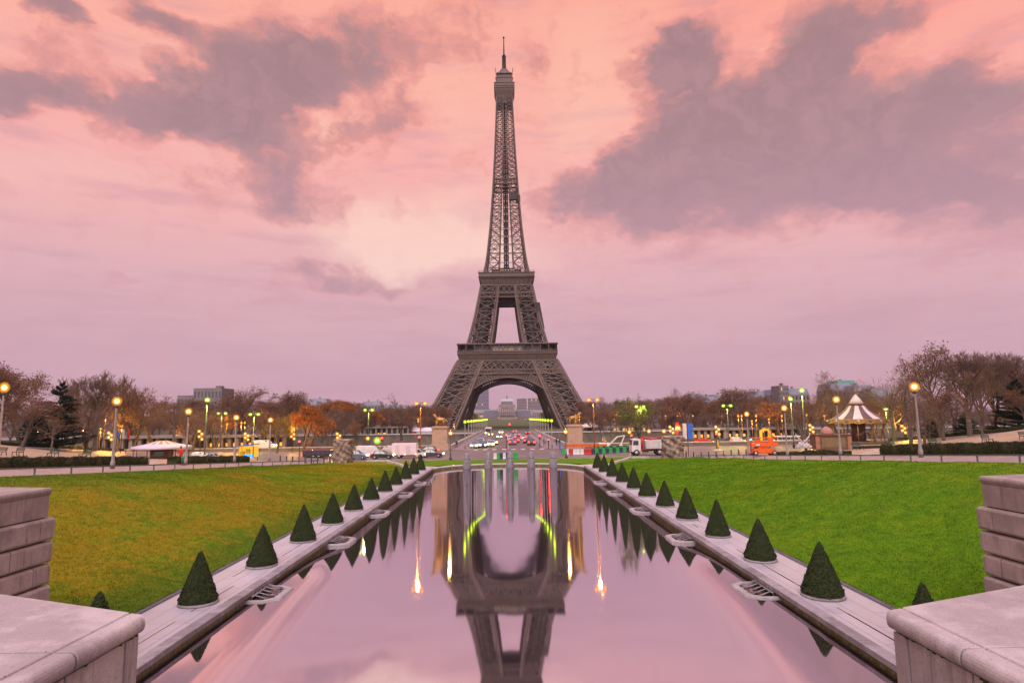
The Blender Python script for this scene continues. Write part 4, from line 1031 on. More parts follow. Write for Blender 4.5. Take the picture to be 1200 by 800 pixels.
for a in [('brown', 2, 424, 100, 'brown leaved tree at the far left edge above the gravel slope', GL, 1.2), ('brown2', 34, 430, 112, 'tall thin leaved brown tree rising behind the dark cedar', GL, 1.25),
          ('brown', 30, 462, 92, 'low spreading russet tree in front of the cedar at far left', GL, 1.5),
          ('cedar', 72, 449, 98, 'dark green layered cedar on the left, the only evergreen in that row', GL, 1.0), ('cedar', 44, 482, 104, 'low dark evergreen filling in left of the tall cedar', GL, 1.3),
          ('bare3', 63, 486, 84, 'small young bare tree standing in front of the dark cedar', GL, 1.0),
          ('poplar', 92, 440, 112, 'tall upright bare poplar just right of the cedar', GL, 1.5), ('poplar', 118, 433, 108, 'tallest upright bare poplar of the left row', GL, 1.6), ('poplar', 143, 438, 116, 'upright bare poplar right of the tallest one on the left', GL, 1.5),
          ('bare1', 106, 462, 100, 'spreading bare tree in front of the left poplars', GL, 1.1), ('bare2', 160, 456, 118, 'bare tree with brownish crown behind the second left lamp', GL, 1.2),
          ('brown2', 185, 458, 124, 'bushy reddish bare tree left of the flat roofed block', GL, 1.3), ('bare3', 205, 466, 112, 'pale trunked bare tree above the striped tent roof', GL, 1.1),
          ('bare1', 228, 470, 128, 'bare tree under the flat roofed apartment block', GL, 1.2), ('bare2', 255, 478, 132, 'bare tree beside the single headed green street light', GL, 1.2),
          ('brown', 287, 453, 190, 'large round brown tree left of the orange one', None, 1.35), ('brown2', 340, 458, 205, 'large round brown tree behind the orange one', None, 1.3),
          ('orange', 357, 475, 128, 'bright orange leaved tree beyond the left lawn', None, 1.35), ('yellow', 326, 488, 122, 'yellowing small tree just left of the bright orange tree', None, 1.2), ('orange', 385, 489, 150, 'smaller dull orange tree at the right of the bright orange tree', None, 1.1),
          ('bare1', 471, 459, 205, 'wide round bare tree standing left of the tower foot', None, 1.15), ('brown', 418, 495, 165, 'small dark red bushy tree behind the white van', None, 1.3),
          ('bare3', 1060, 440, 92, 'dark bare tree directly behind the tall lamp right of the carousel', GR, 1.1), ('bare1', 1040, 424, 112, 'dark gnarled bare tree right of the tent carousel', GR, 1.2),
          ('brown', 1094, 403, 104, 'tallest tree on the right, brown buds on top', GR, .95), ('poplar', 1142, 411, 118, 'bare poplar between the tallest right tree and the edge poplars', GR, 1.5), ('poplar', 1176, 408, 122, 'bare poplar third from the right edge, set a little back', GR, 1.6), ('poplar', 1126, 407, 100, 'upright bare tree next to the tallest right tree', GR, 1.7), ('poplar', 1158, 413, 108, 'tall bare poplar second from the right edge', GR, 1.6), ('poplar', 1192, 411, 110, 'tall bare poplar at the right edge', GR, 1.6),
          ('brown', 1100, 452, 96, 'low russet leaved tree under the tallest right tree', GR, 1.4), ('bare3', 1148, 474, 88, 'small pale bare tree in front of the right evergreens', GR, 1.3),
          ('cedar', 1188, 446, 104, 'dark evergreen at the right edge below the poplars', GR, 1.2), ('cedar', 1130, 484, 108, 'low dark evergreen behind the small pale bare tree', GR, 1.6), ('cedar', 1090, 490, 110, 'low dark evergreen under the tall lamp on the right', GR, 1.6), ('brown', 1200, 455, 90, 'reddish tree cut by the right edge of the view', GR, 1.3),
          ('bare1', 1078, 462, 90, 'bare tree with golden lamp light on it right of the tall lamp', GR, 1.2), ('bare2', 1170, 470, 112, 'grey bare tree among the right evergreens', GR, 1.3),
          ('bare2', 962, 434, 118, 'big bare tree with fan shaped crown left of the carousel', None, 1.25), ('bare1', 935, 462, 130, 'bare tree behind the two green street lights', None, 1.2), ('brown', 1022, 478, 116, 'brown tree peeping out behind the carousel', None, 1.2),
          ('green', 749, 466, 142, 'olive green tree lit by a greenish lamp', None, 1.15), ('brown2', 868, 452, 215, 'dense dark tree mass on the right skyline', None, 1.4), ('bare1', 905, 462, 225, 'bare tree on the right skyline below the lit roof', None, 1.3),
          ('bare2', 790, 454, 310, 'tall bare tree on the skyline right of the green lit tree', None, 1.2), ('bare1', 735, 460, 320, 'bare tree on the skyline behind the green lit tree', None, 1.3), ('yellow', 708, 492, 300, 'tiny orange yellow tree beside the white carousel on the far bank', None, .8)]:
    plant(*a)
# the woods along the far bank and on the hills: one of a kind each
ADJ = {'bare1': 'spreading bare', 'bare2': 'rounded bare', 'bare3': 'pale trunked bare', 'brown': 'russet leaved', 'brown2': 'thin leaved brownish', 'orange': 'rusty orange', 'yellow': 'yellowish'}
def wood(n, px0, px1, topf, Y0, Y1, kinds, label, group, wide=(1.3, 1.75)):
    for i in range(n):
        px = px0+(px1-px0)*(i+random.uniform(.1, .9))/n
        kd = random.choice(kinds)
        plant(kd, px, topf(px)+random.uniform(-4, 5), random.uniform(Y0, Y1), '%s %s, %s from the left' % (ADJ[kd], label, ORD[i]), group, random.uniform(*wide))
wood(30, 380, 512, lambda p: lerp(p, [380, 440, 505], [472, 478, 476]), 292, 380, ['brown2', 'bare2', 'brown', 'brown2', 'orange'], 'tree in the wood left of the tower', 'wood on the far bank left of the tower')
wood(16, 395, 520, lambda p: 491, 292, 300, ['brown', 'bare2', 'brown2'], 'low tree behind the left far quay wall', 'quay trees left of the tower')
wood(36, 680, 900, lambda p: lerp(p, [690, 740, 800, 850, 900], [466, 468, 463, 466, 468]), 292, 380, ['brown', 'bare2', 'brown2', 'bare3'], 'tree in the wood right of the tower', 'wood on the far bank right of the tower')
wood(34, 690, 960, lambda p: 484, 200, 292, ['brown', 'bare2', 'brown2', 'brown'], 'low tree in the row behind the right quay', 'trees behind the right quay')
wood(30, 150, 400, lambda p: 482, 140, 215, ['brown', 'brown2', 'bare2', 'yellow', 'brown'], 'low tree in the row beyond the left road', 'trees beyond the left road')
wood(26, 200, 420, lambda p: lerp(p, [200, 300, 420], [470, 468, 477]), 240, 330, ['brown2', 'bare1', 'bare2'], 'tree on the left hillside wood', 'left hillside wood')
wood(24, 880, 1110, lambda p: lerp(p, [880, 960, 1110], [468, 466, 462]), 150, 240, ['bare1', 'bare2', 'brown2'], 'tree on the hillside behind the tent carousel', 'right hillside wood')
wood(8, -20, 150, lambda p: 468, 125, 170, ['brown2', 'bare2', 'bare1'], 'tree behind the left cedar and poplars', 'second row behind the left trees')
wood(4, 1060, 1215, lambda p: 462, 125, 170, ['brown2', 'bare2', 'bare1'], 'tree behind the right poplars', 'second row behind the right trees')
wood(10, 672, 700, lambda p: 478, 330, 480, ['brown2', 'bare1'], 'tree behind the right tower foot', 'trees behind the right tower foot')
for s in (-1, 1):
    for i in range(9):
        Y = 560+i*45; X = s*(52+3*random.random()); p = TP['green' if i % 3 else 'brown2']; H = 13+2*random.random(); sc = H/12
        dup(p, (X, Y, gz(X, Y)), random.uniform(0, 6), 'avenue tree beside the far lawn under the arch, %s in the %s row' % (ORD[i], 'left' if s < 0 else 'right'), (sc*1.5, sc*1.5, sc), 'avenue trees along the far lawn')
# ------------------------------------------------------------------ fountain basins with nozzle pipes
TRAY = stone_mat('tray_concrete', (.38, .34, .345), (.30, .27, .275), (.15, .13, .12), .6)
def make_jet():
    r = thing('fountain_basin', 'x', 'fountain', (0, 0, 0), 0, 'nozzle basins along the pool edge')
    # local: +x towards the pool, open trough with sloping concrete lip
    b = MB(); o = [(0, -.85), (.50, -.85), (.86, -.55), (.86, .55), (.50, .85), (0, .85)]; i_ = [(0, -.74), (.44, -.74), (.70, -.48), (.70, .48), (.44, .74), (0, .74)]
    n = 6; out = [(x*1.25, y*1.16, -.55) for x, y in o]; up = [(x, y, .13) for x, y in o]; inn = [(x, y, .135) for x, y in i_]; lo = [(x*.96, y*.96, -.02) for x, y in i_]
    b.v = out+up+inn+lo
    for a, c in ((0, 6), (6, 12), (12, 18)):
        for k in range(n-1): b.f.append([a+k, a+k+1, c+k+1, c+k]); b.m.append(0); b.sm.append(False)
    b.f.append([18, 19, 20, 21, 22, 23]); b.m.append(1); b.sm.append(False)
    b.build('basin', [TRAY, MOSS], r, bevel=.015)
    for k in range(5):
        y = -.58+.29*k; b = MB()
        b.tube([(.06, y, .34), (.60, y+.05, .06)], .026, 6); b.tube([(.10, y, .32), (.12, y+.01, -.02)], .018, 5)
        b.lathe([(.04, 0), (.04, .05), (.02, .08)], (.07, y, .33), 8)
        b.build('nozzle_pipe', STEEL, r)
    MB().tube([(.16, -.7, .26), (.16, .7, .26)], .036, 6).build('feed_pipe', STEEL, r)
    b = MB()
    for k in range(7): b.box((random.uniform(.2, .6), random.uniform(-.55, .55), -.02), (.13, .10, .09), random.random()*3, k % 2)
    b.build('fittings', [RUST, DPOLE], r)
    return r
jet = make_jet(); first = True; jet.scale = (1.4, 1.3, .75)
for s, lst, sd in ((-1, [(326, 696), (407, 634), (450, 601), (475, 579), (491, 566)], 'left'), (1, [(871, 692), (786, 631), (740, 598), (718, 577), (700, 565)], 'right')):
    for k, (px, py) in enumerate(lst):
        Y = ong(px, py, .2).y
        lab = 'pale concrete nozzle basin at the %s pool edge, %s' % (sd, ['nearest to the viewer', 'second from the near end', 'third from the near end', 'second from the pool head', 'nearest to the pool head'][k])
        loc = (s*10.05, Y, .17); rz = 0 if s < 0 else math.pi
        if first: jet.location = loc; jet.rotation_euler.z = rz; jet['label'] = lab; first = False
        else: dup(jet, loc, rz, lab)
# grey bollard shaped spouts at the pool head
def make_spout():
    r = thing('water_spout', 'x', 'fountain spout', (0, 0, 0), 0, 'spouts at the pool head')
    MB().lathe([(.56, -.6), (.56, .3), (.55, .6), (.50, 1.0), (.45, 1.25), (.40, 1.42), (.39, 1.7), (.35, 1.92), (.25, 2.08), (.12, 2.2), (.02, 2.22)], (0, 0, 0), 16).build('body', SPOUT, r)
    MB().lathe([(.47, 1.36), (.49, 1.42), (.44, 1.48)], (0, 0, 0), 16).build('collar', SPOUT, r)
    b = MB(); b.tube([(0, -.42, .9), (0, -.68, .98)], .10, 8); b.build('nozzle', SPOUT, r)
    return r
sp0 = make_spout()
for k, px in enumerate((547.5, 572, 597, 621.5, 646.5)):
    Y = 84.6; loc = (gx(px, Y), Y-.9*((k-2)/2)**2, .12)
    lab = 'grey rounded water spout standing at the pool head, ' + ('leftmost of five', 'second from the left', 'middle of five', 'second from the right', 'rightmost of five')[k]
    if k == 0: sp0.location = loc; sp0['label'] = lab
    else: dup(sp0, loc, .3*k, lab)
# ------------------------------------------------------------------ low rails along the banks
for s, sd in ((-1, 'left'), (1, 'right')):
    xr = s*27.6
    r = thing('low_rail_fence', 'low grey green rail fence along the top of the %s grass bank' % sd, 'fence', (0, 0, 0))
    y = 24.
    while y < 92:
        span = 3.0; z0, z1 = gz(xr, y), gz(xr, y+span)
        b = MB(); b.box((xr, y, z0-.1), (.07, .07, .48)); b.build('post', RAILM, r)
        if y < 89.5:
            b = MB(); b.beam((xr, y+.04, z0+.40), (xr, y+span-.04, z1+.40), .05, .09); b.build('rail', RAILM, r)
        y += span
# ------------------------------------------------------------------ benches
def make_bench(w=1.9):
    r = thing('park_bench', 'x', 'bench', (0, 0, 0), 0, 'benches on the gravel terraces')
    b = MB(); [b.box((0, -.18+.12*k, .44), (w, .09, .035)) for k in range(4)]; b.build('seat', GREENPAINT, r)
    b = MB(); [b.box((0, .27+.03*k, .56+.13*k), (w, .035, .10)) for k in range(3)]; b.build('backrest', GREENPAINT, r)
    for x in (-w*.42, w*.42):
        b = MB(); b.beam((x, -.2, 0), (x, -.16, .45), .06); b.beam((x, .3, 0), (x, .22, .45), .06); b.beam((x, .22, .45), (x, .34, .92), .05); b.beam((x, -.2, .42), (x, .25, .42), .05); b.build('leg', DPOLE, r)
    return r
bench = make_bench(); used_b = False
for lst, s in (([(4, 'cut by the left edge of the view'), (24, 'second from the left edge'), (65, 'below the dark cedar'), (102, 'below the left poplars'), (186, 'near the left stairs and tent roof')], -1), ([(1003, 'nearest to the carousel'), (1043, 'between the carousel and the tall right lamp'), (1093, 'just right of the tall right lamp'), (1155, 'below the right evergreens'), (1199, 'cut by the right edge of the view')], 1)):
    for px, wh in lst:
        Y = 72 if px not in (186, 1003) else 78
        X = gx(px, Y); loc = (X, Y, gz(X, Y)); lab = 'green slatted park bench on the gravel terrace, '+wh; rz = (-.5 if s < 0 else .5)+math.pi*0
        if not used_b: bench.location = loc; bench['label'] = lab; bench.rotation_euler.z = rz; used_b = True
        else: dup(bench, loc, rz, lab)
# ------------------------------------------------------------------ lamps
def glow(r, z, power, col, x=0.):
    l = bpy.data.lights.new('lamp_light', 'POINT'); l.energy = power; l.color = col; l.shadow_soft_size = .2
    o = bpy.data.objects.new('lamp_light', l); COL.objects.link(o); o.parent = r; o.location = (x, 0, z)
def make_globe(H=5.):
    r = thing('globe_street_lamp', 'x', 'street lamp', (0, 0, 0), 0, 'globe lamps along the garden paths')
    MB().lathe([(.16, 0), (.16, .5), (.11, .6), (.085, 1.5), (.06, H-.65), (.055, H-.5)], (0, 0, 0), 10).build('post', POLE, r)
    MB().lathe([(.06, H-.5), (.17, H-.42), (.17, H-.36), (.08, H-.30), (.12, H-.24)], (0, 0, 0), 12).build('collar', DPOLE, r)
    gb = MB().ball((0, 0, H), .38, 12).build('globe', HALO_AMBER, r); MB().ball((0, 0, H), .17, 8).build('bulb', L_GLOBE, gb)  # outer ball is an added glowing shell, the halo round the bulb
    glow(r, H+.32, 900, (1, .5, .1))
    return r
G0 = make_globe(); GU = False
def globe(px, ytop, ybase, H, Y, where):
    global GU
    P = at(px, ytop, Y); X = P.x; b = gz(X, Y) if ybase is None else at(px, ybase, Y).z
    sc = (P.z-b)/5.; loc = (X, Y, b); lab = 'grey post lamp with one glowing globe, '+where
    s3 = (1, 1, sc)
    if not GU: G0.location = loc; G0.scale = s3; G0['label'] = lab; GU = True
    else: dup(G0, loc, 0, lab, s3)
for a in [(5, 454, None, 5, 46, 'at the left edge of the view'), (137, 470, 549, 5, 46, 'beside the left hedge and rail'), (221, 482, 544, 5, 59, 'beside the left stairs and tent roof'), (277, 489, 541, 5, 68, 'in front of the blue roofed kiosk'), (317, 492, 540, 5, 74, 'below the bright orange tree'),
          (875, 485, 533, 5, 78, 'just left of the orange lift'), (919, 478, 534, 5, 66, 'just right of the orange lift'), (980, 468, 533, 5, 56, 'in front of the tent carousel'), (1071.5, 453, 536, 5, 44, 'tallest one, in front of the right hedge')]: globe(*a)
def make_tall(kind, heads, mat, H=10.):
    r = thing('tall_street_light', 'x', 'street light', (0, 0, 0), 0, 'tall street lights')
    MB().lathe([(.20, 0), (.20, .9), (.12, 1.1), (.075, H)], (0, 0, 0), 10).build('post', DPOLE if kind != 'red' else RUST, r)
    b = MB()
    if heads == 2: b.tube([(-.75, 0, H+.02), (-.4, 0, H+.12), (0, 0, H-.05), (.4, 0, H+.12), (.75, 0, H+.02)], .05, 6)
    else: b.tube([(0, 0, H-.1), (0, 0, H+.1)], .06, 6)
    b.build('arm', DPOLE, r)
    for x in ((-.85, .85) if heads == 2 else (0,)):
        b = MB(); b.lathe([(.05, .12), (.40, .05), (.42, -.02), (.10, 0)], (x, 0, H+.12), 10); h_ = b.build('lamp_head', DPOLE, r)
        b = MB(); b.ball((x, 0, H-.05), .24, 8, 0, .8); b.build('bulb', mat, h_)
        b = MB(); b.ball((x, 0, H-.05), .50, 12); b.build('glass', HALO_ORANGE if mat is L_ORANGE else HALO_GREEN, h_)  # larger soft ball adds the halo around each bulb
    if H > 8: glow(r, H-.9, 1600, (1, .45, .08) if mat is L_ORANGE else (.75, 1, .12))
    elif H < 8: glow(r, H-.9, 1500, (1, .42, .06))
    return r
TS = {'g2': make_tall('g', 2, L_GREEN), 'g1': make_tall('g', 1, L_GREEN), 'o2': make_tall('red', 2, L_ORANGE), 'o1': make_tall('o', 1, L_ORANGE, 7.)}
TSU = set()
def tall(k, px, ytop, Y, lab, group=None, base=None, wid=1.):
    P = at(px, ytop, Y); b = gz(P.x, Y) if base is None else base; Hk = 7. if k == 'o1' else 10.
    sc = (wid, wid, (P.z-b)/Hk); loc = (P.x, Y, b)
    if k in TSU: return dup(TS[k], loc, 0, lab, sc, group)
    TSU.add(k); o = TS[k]; o.location = loc; o.scale = sc; o['label'] = lab
    if group: o['group'] = group
for a in [('g1', 243, 468, 96, 'tall dark street light with one greenish lamp, left of the blue kiosk'), ('g2', 260, 484, 140, 'dark street light with two greenish lamps behind the globe lamp by the kiosk'), ('g2', 298, 485, 132, 'dark street light with two greenish lamps left of the orange tree'), ('g2', 432, 480, 146, 'street light with two greenish lamps above the white van'),
          ('o2', 493, 472, 121, 'tall rust coloured post with two orange lamps behind the box truck'), ('o2', 695, 468, 121, 'tall rust coloured post with two orange lamps right of the right pylon'),
          ('g2', 852, 475, 140, 'street light with two greenish lamps left of the orange lift'), ('g1', 926.5, 467, 110, 'dark street light with one greenish lamp, shorter of the pair left of the kiosk'), ('g1', 939.5, 457, 100, 'dark street light with one greenish lamp, taller of the pair left of the kiosk'), ('g1', 1038, 479, 108, 'street light with one greenish lamp right of the tent carousel'),
          ('g2', 750, 476, 141, 'street light with two greenish lamps inside the olive green tree')]: tall(*a)
fl = [(250, 496), (266, 497), (283, 495), (287, 495), (360, 494), (367, 494), (395, 492), (414, 493), (418, 502), (450, 491), (470, 489), (490, 491), (532, 497), (679, 488), (718, 487), (723, 487), (740, 487), (780, 487), (794, 487), (797, 487), (812, 487), (846, 487), (865, 487), (869, 487), (881, 493), (886, 487), (901, 491), (916, 487), (945, 486), (966, 487), (1030, 485), (1064, 488), (143, 499), (118, 502), (98, 500), (208, 499), (124, 486), (45, 501)]
for i, (px, py) in enumerate(sorted(fl)):
    Y = 297 if 380 < px < 860 else (150 if 150 < px < 1000 else 118)
    tall('o1', px, py, Y, 'small orange street lamp among the trees, %s from the left' % ORD[i], 'orange lamps among the trees', None, 1. if Y > 200 else .6)
# black lamps by the road at the pool head
def make_lantern():
    r = thing('black_lantern_post', 'x', 'street lamp', (0, 0, 0), 0, 'black lanterns at the pool head')
    MB().lathe([(.22, 0), (.22, .25), (.12, .4), (.10, .9), (.065, 1.1), (.055, 3.7)], (0, 0, 0), 10).build('post', DPOLE, r)
    MB().lathe([(.05, 3.7), (.20, 3.78), (.12, 3.85)], (0, 0, 0), 8).build('collar', DPOLE, r)
    gb = MB().ball((0, 0, 4.2), .42, 12).build('lantern', HALO_AMBER, r); MB().ball((0, 0, 4.2), .18, 8).build('bulb', L_GLOBE, gb)  # big outer ball is the bulb's halo, built as an emissive shell
    MB().lathe([(.24, 4.46), (.10, 4.6), (.02, 4.72)], (0, 0, 0), 8).build('cap', DPOLE, r)
    glow(r, 4.9, 200, (1, .5, .1))
    return r
la = make_lantern(); la.location = (gx(528, 99), 99, .40); la['label'] = 'black post lantern by the road left of the pool head'
dup(la, (gx(662.5, 99), 99, .40), 0, 'black post lantern by the road right of the pool head')
# lamp rows on the bridge
def make_bl():
    r = thing('bridge_lamp', 'x', 'street lamp', (0, 0, 0), 0, 'yellow green lamps along the bridge')
    MB().lathe([(.17, 0), (.17, 1.), (.09, 1.2), (.08, 5.5)], (0, 0, 0), 8).build('post', POLE, r)
    MB().lathe([(.08, 5.4), (.20, 5.48), (.10, 5.55)], (0, 0, 0), 8).build('collar', DPOLE, r)
    gb = MB().ball((0, 0, 5.85), .42, 10).build('globe', HALO_GREEN, r); MB().ball((0, 0, 5.85), .2, 8).build('bulb', L_YG, gb)  # outer ball added as a soft green halo of the bulb
    return r
bl = make_bl(); k = 0
for s, sd in ((-1, 'left'), (1, 'right')):
    for i in range(13):
        Y = 131+i*11.2; loc = (s*9.3, Y, .36)
        lab = 'lamp with yellow green globe on the %s side of the bridge, %s' % (sd, 'nearest of its row' if i == 0 else 'farthest of its row' if i == 12 else ORD[i]+' of its row')
        if k == 0: bl.location = loc; bl['label'] = lab
        else: dup(bl, loc, 0, lab)
        k += 1
# ------------------------------------------------------------------ bridge
b = MB(); b.box((0, 207.5, -1.2), (25.4, 157, 1.55)); b.build('bridge_deck', [QUAY]); struct(COL.objects['bridge_deck'])
b = MB(); b.box((0, 207.5, .352), (15.0, 157, .012)); struct(b.build('bridge_road', ROAD))
for s in (-1, 1):
    b = MB(); b.box((s*10.0, 207.5, .35), (5.0, 157, .13)); struct(b.build('bridge_pavement', PATH))
    r = thing('bridge_parapet', 'pale stone parapet along the %s side of the bridge' % ('left' if s < 0 else 'right'), 'parapet')
    b = MB(); b.box((s*12.5, 207.5, .3), (.42, 157, .85)); b.build('wall', CONC, r); b = MB(); b.box((s*12.5, 207.5, 1.15), (.56, 157, .14)); b.build('coping', CONC, r)
b = MB()
for i in range(16): b.box((0, 133+i*9.5, .368), (.16, 4, .004)); 
for y in range(0, 8): b.box((-7+2*y, 129.2, .366), (.9, 2.6, .004))
struct(b.build('road_markings', PAINT))
# near bank embankment wall to the river, far quay
for s in (-1, 1):
    r = thing('river_parapet', 'low stone parapet on the near river bank %s of the bridge' % ('left' if s < 0 else 'right'), 'wall')
    b = MB(); b.box((s*160, 131, -7), (294, .6, 8.2)); b.build('wall', QUAY, r); b = MB(); b.box((s*160, 131, 1.2), (294, .8, .14)); b.build('coping', CONC, r)
    r = thing('quay_wall', 'tall stone quay wall of the far river bank %s of the bridge' % ('left' if s < 0 else 'right'), 'wall')
    b = MB(); b.box((s*165, 289.5, -7), (304, 1.4, 6.6)); b.build('wall', QUAY, r)
    b = MB(); b.box((s*165, 289.3, -.4), (304, 2.0, .5)); b.build('coping', CONC, r)
    b = MB()
    for i in range(14): b.box((s*(24+20*i), 288.6, -6.9), (1.6, .5, 6.2))
    b.build('buttress', QUAY, r)
# pylons with gilded statues
def statue(r):
    b = MB(); b.tube([(-.95, 0, 1.25), (-.4, 0, 1.35), (.35, 0, 1.4), (.8, 0, 1.65)], [.42, .48, .46, .34], 8)     # horse trunk
    b.tube([(.7, 0, 1.6), (1.1, 0, 2.15), (1.25, 0, 2.45)], [.34, .24, .2], 8); b.tube([(1.2, 0, 2.45), (1.65, 0, 2.2)], [.2, .11], 6)
    for x, y, f in ((-.8, -.22, -.1), (-.8, .22, .15), (.7, -.22, .25), (.7, .22, -.05)):
        b.tube([(x, y, 1.2), (x+f, y, .65), (x+f*.4, y, 0)], [.2, .11, .09], 6)
    b.tube([(-1.1, 0, 1.4), (-1.45, 0, 1.0), (-1.45, 0, .5)], [.12, .10, .03], 6)
    b.build('horse', GOLD, r)
    b = MB(); b.tube([(.35, -.75, 0), (.3, -.72, .5), (.28, -.7, 1.0), (.28, -.68, 1.6), (.28, -.68, 1.78)], [.16, .14, .2, .25, .1], 8); b.ball((.28, -.68, 1.98), .16, 8); b.tube([(.28, -.68, 1.6), (.7, -.6, 1.75), (1.1, -.35, 1.95)], [.1, .07, .06], 6); b.tube([(.05, -.75, 0), (.15, -.72, .5), (.25, -.7, .95)], [.14, .12, .16], 6)
    b.build('warrior', GOLD, r)
for s, px, sd in ((-1, 516, 'left'), (1, 672.5, 'right')):
    Y = 129.0; X = gx(px, Y); sc = 1.0
    r = thing('stone_pylon', 'square pale stone pylon with heavy cornice at the %s end of the bridge' % sd, 'pylon', (X, Y, .35), 0, 'pylons at the bridge head')
    MB().box((0, 0, 0), (3.9, 3.2, 1.35), 0, 0, .96).build('plinth', PYL, r, bevel=.05)
    MB().box((0, 0, 1.35), (3.15, 2.6, 3.1)).build('shaft', PYL, r, bevel=.04)
    b = MB(); b.box((0, 0, 4.45), (3.35, 2.8, .18)); b.box((0, 0, 4.63), (3.7, 3.1, .16)); b.box((0, 0, 4.79), (3.0, 2.5, .25)); b.build('cornice', PYL, r, bevel=.03)
    st_ = thing('equestrian_statue', 'golden brown statue of a warrior beside a horse on the %s bridge pylon' % sd, 'statue', (X, Y, .35+5.04), math.pi if s < 0 else 0, 'statues on the bridge pylons')
    st_.scale = (1.0,)*3; statue(st_)
# ------------------------------------------------------------------ grotto rock pillars
def rockpillar(name, label, px, y0, y1, Y, wpx, seed):
    P = at(px, y1, Y); H = at(px, y0, Y).z-P.z; w = wpx/FPX*Y
    r = thing(name, label, 'pillar', (P.x, Y, P.z-.15), 0, 'grotto rock pillars')
    rr = np.random.default_rng(seed); n, m_ = 40, 34; V = []; 
    for j in range(m_+1):
        z = (H+.15)*j/m_
        for i in range(n):
            a = 2*math.pi*i/n; e = (abs(math.cos(a))**5+abs(math.sin(a))**5)**(-1/5)
            rad = w*.5*e*.93
            d_ = sum(math.sin(f*a+g*z+ph)*am for f, g, ph, am in ((3, 2.1, seed, .05), (7, 3.9, 2.+seed, .06), (11, -5.2, 1., .06), (5, 7.7, .3, .05), (17, 4, 3, .04)))
            rad *= 1+d_*1.5+rr.normal(0, .04); rad *= (1.04 if j > m_-5 else 1)
            V.append((rad*math.cos(a), rad*math.sin(a)*.9, z))
    F = [(j*n+i, j*n+(i+1) % n, (j+1)*n+(i+1) % n, (j+1)*n+i) for j in range(m_) for i in range(n)]
    mesh_np('rock_shaft', V, F, ROCK, r)
    b = MB(); b.box((0, 0, H+.02), (w*1.0, w*.9, .22), 0, 0, .92); b.build('cap', ROCK, r, bevel=.05)
rockpillar('rock_pillar', 'rough pale grotto rock pillar on the left lawn edge beside the white van', 402, 515, 541, 88, 20, 1)
rockpillar('rock_pillar', 'rough pale grotto rock pillar on the right lawn edge behind the dump truck', 788.5, 511, 537, 88, 22, 5)
# ------------------------------------------------------------------ vehicles (x forward, length L)
def wheels(r, xs, w, rad):
    for x in xs:
        for s in (-1, 1):
            b = MB(); y = s*(w/2-.10)
            b.tube([(x, y-.11, rad), (x, y+.11, rad)], rad, 14); wh = b.build('wheel', RUBBER, r)
            b = MB(); b.tube([(x, y-.125, rad), (x, y+.125, rad)], rad*.58, 10); b.build('rim', SILVER, wh)
def lights(r, L, w, z, front=True, rear=True, on=True):
    for s in (-1, 1):
        if front: b = MB(); b.box((L/2-.02, s*(w/2-.28), z), (.12, .46, .26)); b.build('headlight', L_HEAD if on else WHITE, r)
        if rear: b = MB(); b.box((-L/2+.02, s*(w/2-.22), z+.12), (.12, .44, .26)); b.build('tail_light', L_TAIL if on else REDP, r)
def make_car(label, paint, L=4.3, on=True):
    r = thing('parked_car' if not on else 'passing_car', label, 'car'); w = 1.76; h = L/2
    body = [(-h, .32), (-h, .80), (-h+.12, .93), (-h+.75, .98), (h-1.25, .94), (h-.25, .78), (h, .60), (h, .32), (h-.25, .22), (-h+.2, .22)]
    MB().prism(body, -w/2, w/2, 'x2') if False else None
    b = MB(); n = len(body); vs = [(x, -w/2*(.96 if z > .85 else 1), z) for x, z in body]+[(x, w/2*(.96 if z > .85 else 1), z) for x, z in body]
    b.add(vs, [tuple(range(n)), tuple(range(n, 2*n))[::-1]]+[(i, n+i, n+(i+1) % n, (i+1) % n) for i in range(n)]); b.build('body', paint, r, bevel=.05)
    cabp = [(-h+.45, .95), (-h+1.0, 1.40), (h-2.05, 1.42), (h-1.25, .94)]; n = 4
    b = MB(); vs = [(x, -w/2*(.95 if z < 1.2 else .76), z) for x, z in cabp]+[(x, w/2*(.95 if z < 1.2 else .76), z) for x, z in cabp]
    b.add(vs, [tuple(range(n)), tuple(range(n, 2*n))[::-1]]+[(i, n+i, n+(i+1) % n, (i+1) % n) for i in range(n)]); b.build('windows', GLASSD, r)
    b = MB(); b.box(((-1.05)/2-.0, 0, 1.415), (h*2-3.0, w*.74, .05)); 
    for s in (-1, 1):
        b.beam((-h+.98, s*w*.385, 1.41), (-h+.5, s*w*.48, .95), .08); b.beam((h-2.05, s*w*.385, 1.42), (h-1.28, s*w*.48, .94), .07); b.beam((-.35, s*w*.392, 1.42), (-.3, s*w*.482, .95), .08)
    b.build('roof', paint, r)
    wheels(r, (-h+.85, h-.85), w+.06, .31); lights(r, L, w, .56, True, True, on)
    return r
